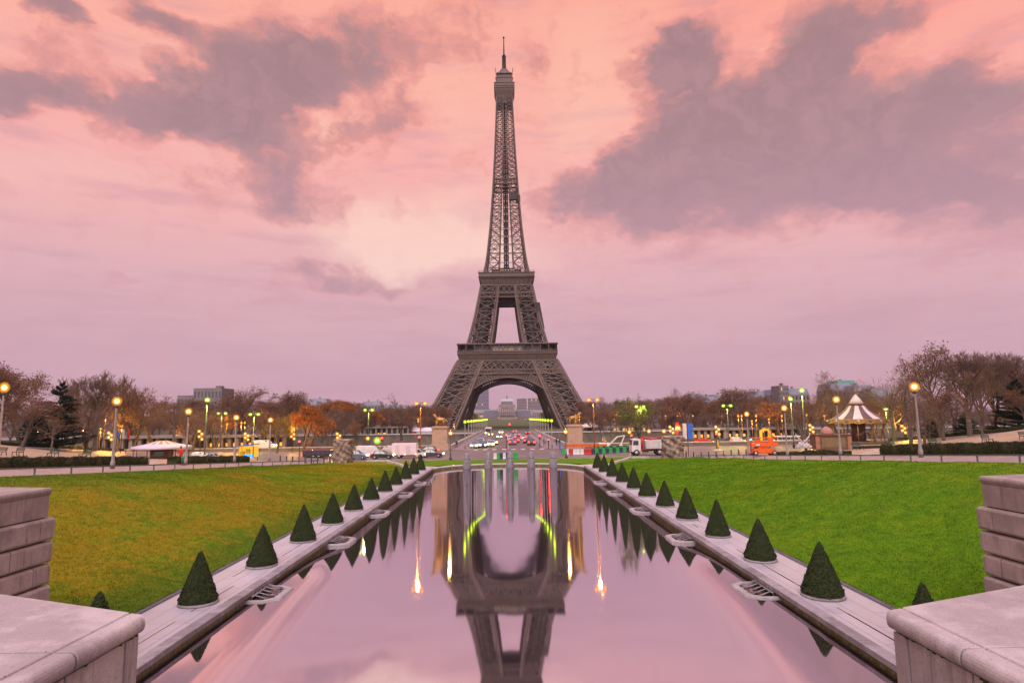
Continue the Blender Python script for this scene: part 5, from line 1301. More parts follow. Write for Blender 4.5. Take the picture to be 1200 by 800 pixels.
def make_van(label, paint, L=5.2, H=2.3):
    r = thing('white_van', label, 'van'); h = L/2; w = 1.95
    P = [(-h, .35), (-h, H-.1), (-h+.1, H), (h-1.75, H), (h-.85, 1.25), (h-.1, 1.0), (h, .7), (h, .35)]; n = len(P)
    b = MB(); vs = [(x, -w/2*(.93 if z > 1.6 else 1), z) for x, z in P]+[(x, w/2*(.93 if z > 1.6 else 1), z) for x, z in P]
    b.add(vs, [tuple(range(n)), tuple(range(n, 2*n))[::-1]]+[(i, n+i, n+(i+1) % n, (i+1) % n) for i in range(n)]); b.build('body', paint, r, bevel=.06)
    b = MB()
    for s in (-1, 1):
        y = s*(w/2*.965+.012); q = [(h-2.15, y, 1.25), (h-1.15, y, 1.25), (h-1.72, y*.975, 1.95), (h-2.15, y*.975, 1.95)]; b.add(q, [(0, 1, 2, 3)])
    b.add([(h-.92, -.8, 1.33), (h-.92, .8, 1.33), (h-1.68, .72, H-.12), (h-1.68, -.72, H-.12)], [(0, 1, 2, 3)])
    b.build('windows', GLASSD, r); wheels(r, (-h+1., h-.95), w+.05, .34); lights(r, L, w, .72); return r
def put(o, px, Y, rz=0., z=None, L=None): 
    X = gx(px, Y); o.location = (X, Y, (gz(X, Y) if z is None else z)+.005); o.rotation_euler.z = rz; return o
Yr = 104.
def car_at(label, paint, px, Y, rz, on=True, L=4.3, z=None): return put(make_car(label, paint, L, on), px, Y, rz, z)
o = car_at('blue grey car beside the left rock pillar', BLUEGREY, 420.5, 103, 0, True, 4.0); o.scale = (.8, 1, 1.05)
o = put(make_van('white panel van behind the dark car on the left road', WHITE, 5.2, 2.35), 434, 112, 0); o.scale = (.86, 1, .80)
o = car_at('black car with orange tail light in front of the white van', BLACKP, 449, 104, 0, True, 4.3); o.scale = (.90, 1, .95)
o = put(make_van('silver van mostly hidden behind the box truck', SILVER, 4.8, 2.1), 457, 117, math.pi); o.scale = (.8, 1, .8)
o = car_at('black car just ahead of the pink white box truck', BLACKP, 507, 106, 0, True, 4.2); o.scale = (.9, 1, .95)
car_at('dark car partly hidden behind the cab of the box truck', BLACKP, 500.5, 115, math.pi)
# box truck
r = thing('box_truck', 'white box truck with pinkish tall cargo box on the left road', 'truck'); put(r, 480, 105.5, 0); r.scale = (1, 1, .88)
MB().box((-.75, 0, .62), (4.15, 2.1, 2.22)).build('cargo_box', pm('box_panel', (.62, .50, .53), (.56, .45, .48), 1, .5, .05), r, bevel=.04)
bd = pm('box_door', (.50, .40, .43), (.46, .36, .39), 1, .5, .05)
for x in (-1.9, -.05): MB().box((x, -1.06, .85), (.75, .03, 1.55)).build('side_door', bd, r)
P = [(1.36, .35), (1.36, 1.75), (1.75, 1.78), (2.35, 1.15), (2.72, .95), (2.75, .35)]; n = 6
b = MB(); b.add([(x, -.95, z) for x, z in P]+[(x, .95, z) for x, z in P], [tuple(range(n)), tuple(range(n, 2*n))[::-1]]+[(i, n+i, n+(i+1) % n, (i+1) % n) for i in range(n)]); b.build('cab', WHITE, r, bevel=.05)
b = MB()
for s in (-1, 1): b.add([(1.5, s*.962, 1.05), (2.3, s*.962, 1.05), (1.80, s*.962, 1.65), (1.5, s*.962, 1.65)], [(0, 1, 2, 3)])
b.add([(2.40, -.8, 1.18), (2.40, .8, 1.18), (1.82, .8, 1.74), (1.82, -.8, 1.74)], [(0, 1, 2, 3)]); b.build('windows', GLASSD, r)
b = MB(); b.box((0, 0, .38), (5.0, 1.2, .22)); b.build('chassis', BLACKP, r); wheels(r, (-1.6, 2.0), 2.0, .36); lights(r, 5.5, 1.9, .62)
for x in (-2.75, -.6, 1.25):
    b = MB(); b.box((x, -1.07, .66), (.22, .06, .18)); b.build('marker_lamp', L_ORANGE, r)
# dump truck with red loading crane, facing left
r = thing('dump_truck', 'white and grey dump truck with a folded red loading crane on the right road', 'truck'); put(r, 760, 104, math.pi)
P = [(1.75, .65), (1.75, 2.75), (2.2, 2.85), (3.05, 2.75), (3.25, 1.7), (3.3, .65)]; n = 6
b = MB(); b.add([(x, -1.2, z) for x, z in P]+[(x, 1.2, z) for x, z in P], [tuple(range(n)), tuple(range(n, 2*n))[::-1]]+[(i, n+i, n+(i+1) % n, (i+1) % n) for i in range(n)]); b.build('cab', WHITE, r, bevel=.06)
b = MB()
for s in (-1, 1): b.add([(2.15, s*1.215, 1.75), (3.08, s*1.215, 1.75), (2.98, s*1.215, 2.5), (2.15, s*1.215, 2.5)], [(0, 1, 2, 3)])
b.add([(3.262, -1.05, 1.75), (3.262, 1.05, 1.75), (3.10, 1.05, 2.6), (3.10, -1.05, 2.6)], [(0, 1, 2, 3)]); b.build('windows', GLASSD, r)
P = [(-3.4, 1.15), (-3.5, 2.55), (1.0, 2.55), (.9, 1.15)]
b = MB(); b.add([(x, -1.2, z) for x, z in P]+[(x, 1.2, z) for x, z in P], [(0, 1, 2, 3), (7, 6, 5, 4), (0, 4, 5, 1), (1, 5, 6, 2), (2, 6, 7, 3), (3, 7, 4, 0)])
for k in range(5): b.box((-3.1+.95*k, 1.22, 1.2), (.10, .06, 1.3)); b.box((-3.1+.95*k, -1.22, 1.2), (.10, .06, 1.3))
b.build('tipper_body', LGREY, r, bevel=.03)
b = MB(); b.tube([(1.35, .2, .9), (1.35, .2, 2.9)], .2, 8); b.tube([(1.35, .2, 2.95), (-.6, .3, 2.75), (-1.6, .3, 3.0)], [.2, .17, .15], 6); b.tube([(-1.6, .3, 2.95), (.1, .5, 2.62)], .13, 6); b.tube([(-1.4, .3, 3.0), (-3.6, .4, 2.85)], .12, 6); b.box((1.35, 0, .8), (.5, 2.2, .4))
b.build('loading_crane', REDP, r)
b = MB(); b.box((-.2, 0, .72), (6.4, 1.1, .32)); b.box((.95, .9, .55), (1., .5, .5)); b.build('chassis', BLACKP, r); wheels(r, (-2.7, -1.4, 2.5), 2.4, .52); lights(r, 6.5, 2.2, .8, True, True, False)
# traffic on the bridge
colors = [(BLACKP, 'dark'), (SILVER, 'silver'), (BLUEGREY, 'blue grey'), (WHITE, 'white')]
onc = [(556, 136), (561, 146), (566, 138), (571, 148), (563, 158), (575, 142), (579, 152), (568, 166), (585, 195), (575, 225), (587, 255)]
for i, (px, Y) in enumerate(sorted(onc, key=lambda q: q[1])):
    p, cn = colors[(i*3+1) % 4]
    car_at('%s car with lit headlights on the left bridge lanes, %s' % (cn, ('nearest to the pool' if i == 0 else 'farthest away' if i == len(onc)-1 else ORD[i]+' nearest')), p, px, Y, -math.pi/2, z=.37)['group'] = 'cars coming over the bridge'
goi = [(600, 150), (604, 162), (598, 172), (601, 186), (596, 198), (617, 158), (622, 146), (613, 182), (606, 215), (618, 240), (603, 262)]
for i, (px, Y) in enumerate(sorted(goi, key=lambda q: q[1])):
    p, cn = colors[(i*2+i//4) % 4]
    car_at('%s car with red tail lights on the right bridge lanes, %s' % (cn, ('nearest to the pool' if i == 0 else ORD[i]+' nearest')), p, px, Y, math.pi/2, z=.37)['group'] = 'cars driving away over the bridge'
def make_bus(label, paint, L=11., roofc=None):
    r = thing('city_bus', label, 'bus'); w = 2.5
    MB().box((0, 0, .35), (L, w, 2.6), 0, 0, .985).build('body', paint, r, bevel=.1)
    for s in (-1, 1):
        for k in range(6): MB().box((-L/2+L*(k+.5)/6, s*(w/2+.0), 1.35), (L/6-.18, .06, 1.0)).build('window', GLASSD, r)
    MB().box((L/2, 0, 1.2), (.06, 2.1, 1.3)).build('windscreen', GLASSD, r)
    b = MB(); b.box((L/2+.02, 0, 2.62), (.06, 1.8, .26)); b.build('destination_sign', L_WIN, r)
    wheels(r, (-L/2+2.4, L/2-2.4), w, .48); lights(r, L, w, .75); return r
put(make_bus('white bus with lit sign coming over the bridge', WHITE), 572.5, 240, -math.pi/2, .37)
o = put(make_van('low red van parked on the far side of the right road', REDP, 4.6, 2.0), 824, 142, 0); o.scale = (.8, 1, .62)
o = put(make_van('white van parked on the right road in front of the colonnade', WHITE, 4.6, 2.), 863, 142, 0); o.scale = (.62, 1, .72)
o = put(make_bus('low dark coach with magenta side stripe left of the left rock pillar', BLACKP, 6.), 374, 108, 0); o.scale = (.8, 1, .46)
b = MB(); b.box((0, -1.27, 2.6), (5.6, .05, .35)); b.build('side_stripe', PURPLE, o)
o = COL.objects; b = MB(); 
o = put(make_bus('pale grey coach behind the orange lift on the right road', LGREY, 8.), 922, 145, math.pi); o.scale = (.75, 1, .5)
o = put(make_van('white van behind the left hedge', WHITE, 4.6, 2.), 238, 96, 0); o.scale = (.5, .8, .6); o = put(make_car('white car behind the second left hedge', WHITE, 4.2, False), 249, 92, math.pi); o.scale = (.55, .8, .7)
put(make_van('small white van on the far left road beyond the kiosk', WHITE, 4.8, 2.1), 312, 145, 0)
# ------------------------------------------------------------------ roadworks
def make_barrier(paint):
    r = thing('plastic_barrier', 'x', 'barrier', (0, 0, 0), 0, 'roadworks barriers')
    b = MB(); b.prism([(-.25, 0), (.25, 0), (.25, .14), (.12, .25), (.10, .92), (-.10, .92), (-.12, .25), (-.25, .14)], -.62, .62, 'x'); b.build('body', paint, r, bevel=.02)
    b = MB(); b.tube([(-.66, 0, .2), (-.66, 0, .96)], .05, 6); b.build('joint_pin', DPOLE, r)
    return r
barr = {}
seqs = [[(659, 109, 'gr'), (663.5, 108.6, 'w'), (668, 108.2, 'r'), (672.5, 108, 'w'), (676.5, 108, 'w'), (681, 108, 'w'), (685.5, 108, 'r'), (689.5, 108.2, 'r')]]
s2 = [(694+4.05*i, 108.5+.5*i, 'dg'[i % 2]) for i in range(11)]+[(742.5-46+4.05*i+(0), 0, 'x') for i in range(0)]
s3 = [(703+4.0*i, 118+.15*i, 'gd'[i % 2]) for i in range(9)]
s3 = [(x, y, k) for x, y, k in s3]
cen = [(580, 99.4, 'w'), (583.5, 99.4, 'gr'), (587, 99.4, 'd'), (590.5, 99.4, 'w'), (594, 99.4, 'd'), (597.5, 99.4, 'd'), (601, 99.2, 'gr'), (604.5, 99.2, 'gr')]
kinds = {'gr': (GREENB, 'green'), 'g': (GREENB, 'green'), 'd': (DARKB, 'navy'), 'w': (WHITE, 'white'), 'r': (REDP, 'red')}
cnt = {}
def rowof(lst, where, grp):
    for i, (px, Y, kd) in enumerate(lst):
        p, nm = kinds[kd]; X = gx(px, Y); loc = (X, Y, gz(X, Y)); sc = (.98*4.05/FPX*Y/1.24, 1, 1.05)
        lab = '%s barrier %s, %s from the left' % (nm, where, ORD[i])
        if nm not in barr: o = make_barrier(p); barr[nm] = o; o.location = loc; o['label'] = lab; o.scale = sc; o['group'] = grp
        else: dup(barr[nm], loc, 0, lab, sc, grp)
rowof(seqs[0], 'in the red and white roadworks row', 'red and white barriers at the bridge head')
rowof(s2, 'in the green and navy row by the lantern', 'green and navy barriers right of the lantern')
rowof([(x, y, k) for x, y, k in s3], 'in the farther row by the excavator', 'farther green barriers by the excavator')
rowof(cen, 'in the short row mid road', 'barriers in the middle of the road')
# white excavator
r = thing('excavator', 'small white excavator with bent arm behind the green barriers', 'excavator'); put(r, 707, 124, 0)
b = MB(); b.box((0, .6, 0), (2.6, .45, .6)); b.box((0, -.6, 0), (2.6, .45, .6)); b.build('track', RUBBER, r, bevel=.1)
b = MB(); b.box((-.1, 0, .62), (2.3, 1.8, .75), 0, 0, .92); b.build('body', WHITE, r, bevel=.08)
b = MB(); b.box((-.1, -.2, 1.35), (1.1, 1.1, 1.25), 0, 0, .86); b.build('cab', GLASSD, r, bevel=.05)
b = MB(); b.beam((1.1, 0, 1.0), (2.7, 0, 2.5), .25); b.beam((2.7, 0, 2.5), (4.2, 0, 2.7), .22); b.beam((4.2, 0, 2.75), (3.4, 0, .9), .2); b.box((3.35, 0, .35), (.6, .7, .6)); b.build('arm', WHITE, r)
r = thing('orange_fence', 'low orange plastic mesh fence behind the green barriers', 'fence'); put(r, 686, 121, 0)
b = MB(); [b.box((-4+1.6*i, 0, 0), (.06, .06, 1.3)) for i in range(6)]; b.build('post', DPOLE, r); b = MB(); b.box((0, .02, .7), (8.2, .04, .5)); b.build('mesh_panel', ORANGEP, r)
# orange scissor lift
r = thing('scissor_lift', 'bright orange scissor lift platform parked beside the right lamp path', 'work platform'); put(r, 891.5, 80, .05)
W0 = 3.5
b = MB(); b.box((0, 0, .28), (W0*.86, 1.3, .62), 0, 0, .95); b.box((-.2, 0, .9), (1.4, 1.2, .28)); b.build('chassis', ORANGEP, r, bevel=.05)
b = MB(); [b.beam((-1.1+.5*i, -.5, .9), (-.6+.5*i, -.5, 1.2), .10) for i in range(4)]; b.build('scissor_arm', RUST, r)
b = MB(); b.box((0, 0, 1.18), (W0, 1.4, .42)); b.build('platform', ORANGEP, r, bevel=.03)
b = MB()
for i in range(7): b.box((-W0/2+.04+(W0-.08)*i/6, -.66, 1.58), (.06, .05, .72)); b.box((-W0/2+.04+(W0-.08)*i/6, .66, 1.58), (.06, .05, .72))
for z in (1.9, 2.26): b.box((0, -.66, z), (W0, .05, .07)); b.box((0, .66, z), (W0, .05, .07))
b.box((-.9, -.66, 1.6), (.7, .05, .5)); b.box((.9, -.66, 1.6), (.6, .05, .6)); b.build('guard_rail', ORANGEP, r)
wheels(r, (-1.25, 1.25), 1.4, .33)
b = MB(); b.box((-.95, -.76, 1.32), (.5, .03, .2)); b.build('sign_plate', WHITE, r)
# ------------------------------------------------------------------ carousels
def carousel(name, label, px, base_z, Y, Wd, H, stripe, trim, n=16, rz=.1):
    X = gx(px, Y); r = thing(name, label, 'carousel', (X, Y, base_z), rz)
    R0 = Wd/2
    MB().lathe([(R0*1.12, 0), (R0*1.12, .30), (R0*1.02, .34), (0, .36)], (0, 0, 0), 32).build('base', BROWNP, r)
    # concave striped tent
    prof = [(R0, .475*H), (R0*.72, .555*H), (R0*.50, .64*H), (R0*.36, .72*H), (R0*.30, .76*H)]
    b = MB(); N = 32; 
    for i in range(N):
        a0, a1 = 2*math.pi*i/N, 2*math.pi*(i+1)/N
        for (ra, za), (rb, zb) in zip(prof, prof[1:]):
            b.add([(ra*math.cos(a0), ra*math.sin(a0), za), (ra*math.cos(a1), ra*math.sin(a1), za), (rb*math.cos(a1), rb*math.sin(a1), zb), (rb*math.cos(a0), rb*math.sin(a0), zb)], [(0, 1, 2, 3)], (i//2) % 2)
    b.build('striped_canopy', stripe, r)
    MB().lathe([(R0*.34, .745*H), (R0*.34, .775*H), (R0*.29, .785*H)], (0, 0, 0), 24).build('crown_band', trim[0], r)
    MB().lathe([(R0*.29, .78*H), (R0*.20, .85*H), (R0*.10, .92*H), (.06, .975*H)], (0, 0, 0), 20).build('upper_cone', CREAM, r)
    MB().ball((0, 0, .985*H), .17, 8).build('finial', REDP, r)
    b = MB()
    for i in range(n):
        a0, a1 = 2*math.pi*i/n, 2*math.pi*(i+1)/n; q = R0*1.14
        b.add([(q*math.cos(a0), q*math.sin(a0), .40*H), (q*math.cos(a1), q*math.sin(a1), .40*H), (q*math.cos(a1), q*math.sin(a1), .475*H), (q*math.cos(a0), q*math.sin(a0), .475*H)], [(0, 1, 2, 3)], 0)
        am = (a0+a1)/2; q2 = R0*1.135
        b.add([(q2*1.0*math.cos(am)+.02, q2*math.sin(am), .385*H), (q2*math.cos(a0), q2*math.sin(a0), .402*H), (q2*math.cos(a1), q2*math.sin(a1), .402*H)], [(0, 1, 2)], 0)
        b.ball((q*.995*math.cos(am), q*.995*math.sin(am), .437*H), .19, 6, 1 if i % 2 else 2)
    b.lathe([(R0*1.13, .472*H), (R0*.98, .478*H)], (0, 0, 0), 32, 0)
    b.build('valance', [trim[1], BLUEGREY, CREAM], r)
    for i in range(10):
        a = 2*math.pi*(i+.5)/10; b = MB(); b.tube([(R0*.98*math.cos(a), R0*.98*math.sin(a), .3), (R0*.98*math.cos(a), R0*.98*math.sin(a), .41*H)], .07, 6); b.build('column', GOLD, r)
    MB().lathe([(R0*.28, .3), (R0*.28, .45*H)], (0, 0, 0), 16).build('centre_drum', BROWNC, r)
    for i in range(8):
        a = 2*math.pi*i/8+.2; c_ = Vector((R0*.7*math.cos(a), R0*.7*math.sin(a), 1.15+.3*(i % 2))); u = Vector((-math.sin(a), math.cos(a), 0))
        b = MB(); b.tube([c_-u*.5, c_+u*.4], [.22, .2], 6); b.tube([c_+u*.35, c_+u*.7+Vector((0, 0, .5)), c_+u*.95+Vector((0, 0, .4))], [.17, .13, .08], 6)
        for f in (-.4, .35): b.tube([c_+u*f, c_+u*(f+.15)-Vector((0, 0, .6))], [.08, .05], 5)
        b.tube([c_-Vector((0, 0, .9)), c_+Vector((0, 0, 2.0))], .03, 5); b.build('wooden_horse', (GOLD, CREAM, BROWNP)[i % 3], r)
    b = MB()
    for i in range(12): a = 2*math.pi*i/12; b.ball((R0*.9*math.cos(a), R0*.9*math.sin(a), .40*H), .07, 5)
    b.build('lamp_bulbs', L_WIN, r)
    return r
Y = 102.; X = gx(1004, Y)
carousel('carousel', 'tent roofed carousel with brown and cream stripes and red ball on top', 1004.5, at(1004, 519, Y).z, Y, 7.9, at(1004, 460, Y).z-at(1004, 519, Y).z, [CREAM, BROWNC], [RUST, GOLD])
Y = 296.; carousel('carousel', 'small white tent carousel on the far bank beside the right pylon', 690, -.6, Y, 10.5, 6.2, [WHITE, CREAM], [WHITE, CREAM], rz=.3)
# striped tent roof on the left
Y = 96.; X = gx(192, Y); zb = at(192, 525, Y).z
r = thing('striped_pavilion', 'low wide tent roof with brown striped top behind the left stairs', 'pavilion', (X, Y, zb-2.3), 0)
MB().lathe([(4.2, 2.25), (4.15, 2.62), (2.2, 3.0)], (0, 0, 0), 24).build('lower_roof', pm('lilac_canvas', (.50, .42, .50), (.42, .35, .43), 1, .7, .1), r)
b = MB()
for i in range(24):
    a0, a1 = 2*math.pi*i/24, 2*math.pi*(i+1)/24; b.add([(2.3*math.cos(a0), 2.3*math.sin(a0), 2.98), (2.3*math.cos(a1), 2.3*math.sin(a1), 2.98), (.8*math.cos(a1), .8*math.sin(a1), 3.45), (.8*math.cos(a0), .8*math.sin(a0), 3.45)], [(0, 1, 2, 3)], i % 2)
b.lathe([(.8, 3.44), (0.01, 3.5)], (0, 0, 0), 16, 1); b.build('striped_top', [CREAM, pm('tan_canvas', (.36, .22, .10), (.3, .18, .08), 1, .8, .1)], r)
for i in range(8): a = 2*math.pi*i/8; b = MB(); b.tube([(3.9*math.cos(a), 3.9*math.sin(a), 0), (3.9*math.cos(a), 3.9*math.sin(a), 2.3)], .06, 6); b.build('post', DPOLE, r)
MB().lathe([(1.6, 0), (1.6, 2.2)], (0, 0, 0), 16).build('core_stall', BROWNP, r)
# brown kiosk with dome
Y = 92.; X = gx(970, Y); zb = at(970, 524, Y).z
r = thing('domed_kiosk', 'brown stone kiosk with flat cornice and small dome left of the carousel', 'kiosk', (X, Y, zb), -.12)
MB().box((0, 0, -.3), (4.6, 3.0, 2.0)).build('wall', BROWNP, r, bevel=.03)
b = MB(); b.box((0, 0, 1.7), (4.9, 3.3, .16)); b.box((0, 0, 1.86), (5.1, 3.5, .14)); b.build('cornice', BROWNP, r, bevel=.02)
for x in (-2.25, 2.25): b = MB(); b.box((x, -1.48, -.3), (.55, .2, 2.0)); b.build('pilaster', pm('brown_pilaster_%d' % (x > 0), (.30, .14, .085), (.22, .105, .07), 2, .8, .2), r)
MB().box((0, -1.51, .1), (3.3, .06, 1.4)).build('front_panel', pm('olive_panel', (.17, .12, .05), (.13, .09, .045), 2, .7, .1), r)
MB().lathe([(.85, 2.0), (.85, 2.15), (.80, 2.5), (.55, 2.85), (.15, 3.05), (.01, 3.1)], (-.3, 0, 0), 18).build('dome', pm('pink_dome', (.36, .17, .14), (.28, .13, .11), 3, .7, .1), r)
# white spiky sculpture
Y = 90.; P = at(942, 525, Y); r = thing('white_bush_sculpture', 'white spiky sculpted bush left of the domed kiosk', 'sculpture', (P.x, Y, P.z))
b = MB(); rd = random.Random(9)
for i in range(150):
    d_ = Vector((rd.gauss(0, .8), rd.gauss(0, .6), abs(rd.gauss(.35, .55)))).normalized(); L = rd.uniform(.7, 1.25); b.tube([d_*.25, d_*L*.7, d_*L+Vector((0, 0, -.1))], [.07, .09, .02], 4)
for sx in (-1, 1): b.tube([(0, 0, .8), (sx*.7, 0, 1.5), (sx*1.0, 0, 1.9), (sx*1.05, 0, 2.3)], [.12, .09, .06, .02], 5)
b.build('branches', WHITE, r); MB().lathe([(.5, 0), (.6, .3), (.3, .6)], (0, 0, 0), 12).build('core', LGREY, r)
# blue roofed kiosk with bright yellow inside
Y = 86.; P = at(288, 535.5, Y); r = thing('lit_kiosk', 'open kiosk with slanted blue roof and bright yellow interior behind the left hedge', 'kiosk', (P.x, Y, P.z))
b = MB(); b.prism([(-1.5, 1.42), (1.5, 1.70), (1.5, 1.86), (-1.5, 1.55)], -.9, .9, 'y'); b.build('roof', BLUEP, r)
MB().box((0, .8, 0), (2.8, .08, 1.5)).build('back_wall', em('kiosk_light', (1., .50, .05), .75), r)
for x in (-1.35, -.7, -.3, 1.3): b = MB(); b.box((x, -.7, 0), (.09, .09, 1.5)); b.build('post', YELLOWP if x < 0 else DPOLE, r)
b = MB(); b.box((.55, -.4, 0), (1.1, .5, .42)); b.build('counter', L_BLUE, r, bevel=.04)
b = MB(); b.box((.2, .2, 0), (.5, .4, 1.1)); b.box((-.6, .3, 0), (.5, .4, .8)); b.build('display_stand', YELLOWP, r)
# banners
def banner(label, px, y0, y1, Y, mat, w=.9):
    P = at(px, y1, Y); b0 = gz(P.x, Y); T = at(px, y0, Y).z
    r = thing('banner_pole', label, 'banner', (P.x, Y, b0)); b = MB(); b.tube([(0, 0, 0), (0, 0, T-b0+.2)], .05, 6); b.build('pole', DPOLE, r)
    b = MB(); n = 6
    for i in range(n):
        z0 = P.z-b0+(T-P.z)*i/n; z1 = P.z-b0+(T-P.z)*(i+1)/n; b.box((w/2+.06, .04*math.sin(i*1.3), z0), (w, .05, z1-z0+.01))
    b.build('cloth', mat, r)
banner('tall white banner beside the right rock pillar', 800, 496, 514, 100, CREAM, .65); banner('tall blue banner beside the white one at right', 806, 496, 514, 100, BLUEP, .75); banner('red vertical banner behind the right rock pillar', 792, 495, 508, 98, REDP, .45)
banner('narrow blue banner under the left trees', 136.5, 505, 515, 106, BLUEP, .3); banner('pale green banner under the left trees', 142.5, 503, 514, 106, pm('mint_cloth', (.4, .5, .4), (.35, .45, .36), 2, .7, 0), .35); banner('red banner under the left trees', 148.5, 503, 515, 106, REDP, .4)
# traffic lights
def make_tl(col):
    r = thing('traffic_light', 'x', 'traffic light', (0, 0, 0), 0, 'traffic lights'); MB().tube([(0, 0, 0), (0, 0, 3.3)], .07, 6).build('post', DPOLE, r)
    MB().box((0, 0, 2.4), (.34, .28, 1.0)).build('signal_box', BLACKP, r, bevel=.03)
    b = MB(); z = 3.2 if col is L_RED else 2.6; b.ball((0, -.16, z), .19, 8); b.build('signal_lamp', col, r); return r
TLU = {}
for px, py, Y, cc, wh in [(597, 497, 200, 'red', 'above the middle of the bridge'), (593, 509.5, 134, 'red', 'on the island at the bridge head'), (632, 510.5, 133, 'red', 'on the right pavement of the bridge'), (642, 515, 127, 'red', 'by the pedestrians at the right pylon'), (352, 517, 110, 'red', 'below the orange tree'), (303.5, 528, 98, 'green', 'beside the blue roofed kiosk'), (491.5, 512, 118, 'red', 'behind the box truck cab'), (739, 510, 122, 'red', 'under the olive green tree'), (838, 508, 118, 'red', 'beside a yellow striped bollard'), (878, 515, 100, 'green', 'behind the orange lift'), (448, 513, 121, 'red', 'behind the black car')]:
    X = gx(px, Y); b0 = .36 if Y > 128 else gz(X, Y); sc = (at(px, py, Y).z-b0)/(3.2 if cc == 'red' else 2.6); loc = (X, Y, b0); lab = 'traffic light showing %s, %s' % (cc, wh)
    if cc not in TLU: o = make_tl(L_RED if cc == 'red' else L_GRN); TLU[cc] = o; o.location = loc; o.scale = (1, 1, sc); o['label'] = lab
    else: dup(TLU[cc], loc, 0, lab, (1, 1, sc))
# small bollard posts and rail at the left road edge, striped beacon
Y = 112; X = gx(839.5, Y); r = thing('striped_bollard', 'yellow and white beacon bollard on the traffic island at right', 'bollard', (X, Y, .45)); MB().lathe([(.9, 0), (.8, .2), (.25, .3)], (0, 0, 0), 12).build('base', LGREY, r); MB().lathe([(.18, .3), (.18, 2.0)], (0, 0, 0), 10).build('post', YELLOWP, r); MB().box((0, 0, 1.6), (.5, .3, .9)).build('head', DPOLE, r)
def make_post():
    r = thing('iron_bollard', 'x', 'bollard', (0, 0, 0), 0, 'iron bollards at the lawn end'); MB().lathe([(.09, 0), (.08, .75), (.11, .8), (.05, .92)], (0, 0, 0), 8).build('post', DPOLE, r); return r
pb = make_post(); kk = 0
for s, l in ((-1, np.linspace(330, 388, 9)), (1, np.linspace(802, 872, 9))):
    for i, px in enumerate(l):
        Y = 93; X = gx(px, Y); lab = 'thin iron bollard at the end of the %s lawn, %s from the left' % ('left' if s < 0 else 'right', ORD[i]); loc = (X, Y, gz(X, Y))
        if kk == 0: pb.location = loc; pb['label'] = lab
        else: dup(pb, loc, 0, lab)
        kk += 1
# litter bin by the stairs
Y = 62; P = at(215.5, 540, Y); r = thing('litter_bin', 'green litter bin beside the left stairs', 'bin', (P.x, Y, gz(P.x, Y))); MB().lathe([(.25, 0), (.28, .75), (.22, .8)], (0, 0, 0), 10).build('body', GREENPAINT, r); MB().lathe([(.26, .78), (.3, .8), (.28, .86)], (0, 0, 0), 10).build('rim', GREENB, r)
# ------------------------------------------------------------------ people
def person(label, px, Y, coat, z=None, rz=0., trousers=BLACKP):
    X = gx(px, Y); r = thing('person', label, 'person', (X, Y, gz(X, Y) if z is None else z), rz)
    me = bpy.data.meshes.new('body'); J = [(0, 0, .98), (0, 0, 1.2), (0, 0, 1.42), (0, 0, 1.52), (0, .03, 1.66), (.10, 0, .9), (.13, .12, .5), (.12, .0, .06), (.12, .14, .03), (-.10, 0, .9), (-.12, -.12, .5), (-.12, -.30, .08), (-.12, -.18, .03), (.20, 0, 1.40), (.26, -.1, 1.12), (.25, .08, .88), (-.20, 0, 1.40), (-.26, .1, 1.12), (-.25, .22, .90)]
    Ed = [(0, 1), (1, 2), (2, 3), (3, 4), (0, 5), (5, 6), (6, 7), (7, 8), (0, 9), (9, 10), (10, 11), (11, 12), (2, 13), (13, 14), (14, 15), (2, 16), (16, 17), (17, 18)]
    Rd = [.14, .14, .15, .06, .11, .10, .07, .05, .05, .10, .07, .05, .05, .07, .05, .045, .07, .05, .045]
    me.from_pydata(J, Ed, []); o = bpy.data.objects.new('body', me); COL.objects.link(o); o.parent = r
    sk = o.modifiers.new('skin', 'SKIN'); sv = me.skin_vertices[0].data
    for i, q in enumerate(Rd): sv[i].radius = (q, q)
    sv[0].use_root = True; o.modifiers.new('sub', 'SUBSURF').levels = 1; me.materials.append(coat)
    MB().lathe([(.02, .26), (.09, .22), (.115, .12), (.10, .03), (.05, -.02)], (0, .0, 1.56), 10).build('hair', BLACKP, r); b = MB(); b.ball((0, .05, 1.66), .095, 8, 0, 1.2); b.build('face', SKIN, r)
for a in [('person in dark coat walking on the right bridge pavement near the pylon', 655, 134, BLACKP, .49, 0), ('person in dark blue coat walking ahead on the right bridge pavement', 651.5, 140, DARKB, .49, .4), ('person in grey coat standing under the red light on the right bridge pavement', 637, 137, BLUEGREY, .49, 2.), ('person in black walking on the left bridge pavement', 535, 137, BLACKP, .49, 3.), ('person in red jacket by the left stairs and tent roof', 214, 70, REDP, None, 1.), ('person in blue jacket behind the red and white barriers', 655.5, 116, BLUEP, None, 1.5)]: person(*a)
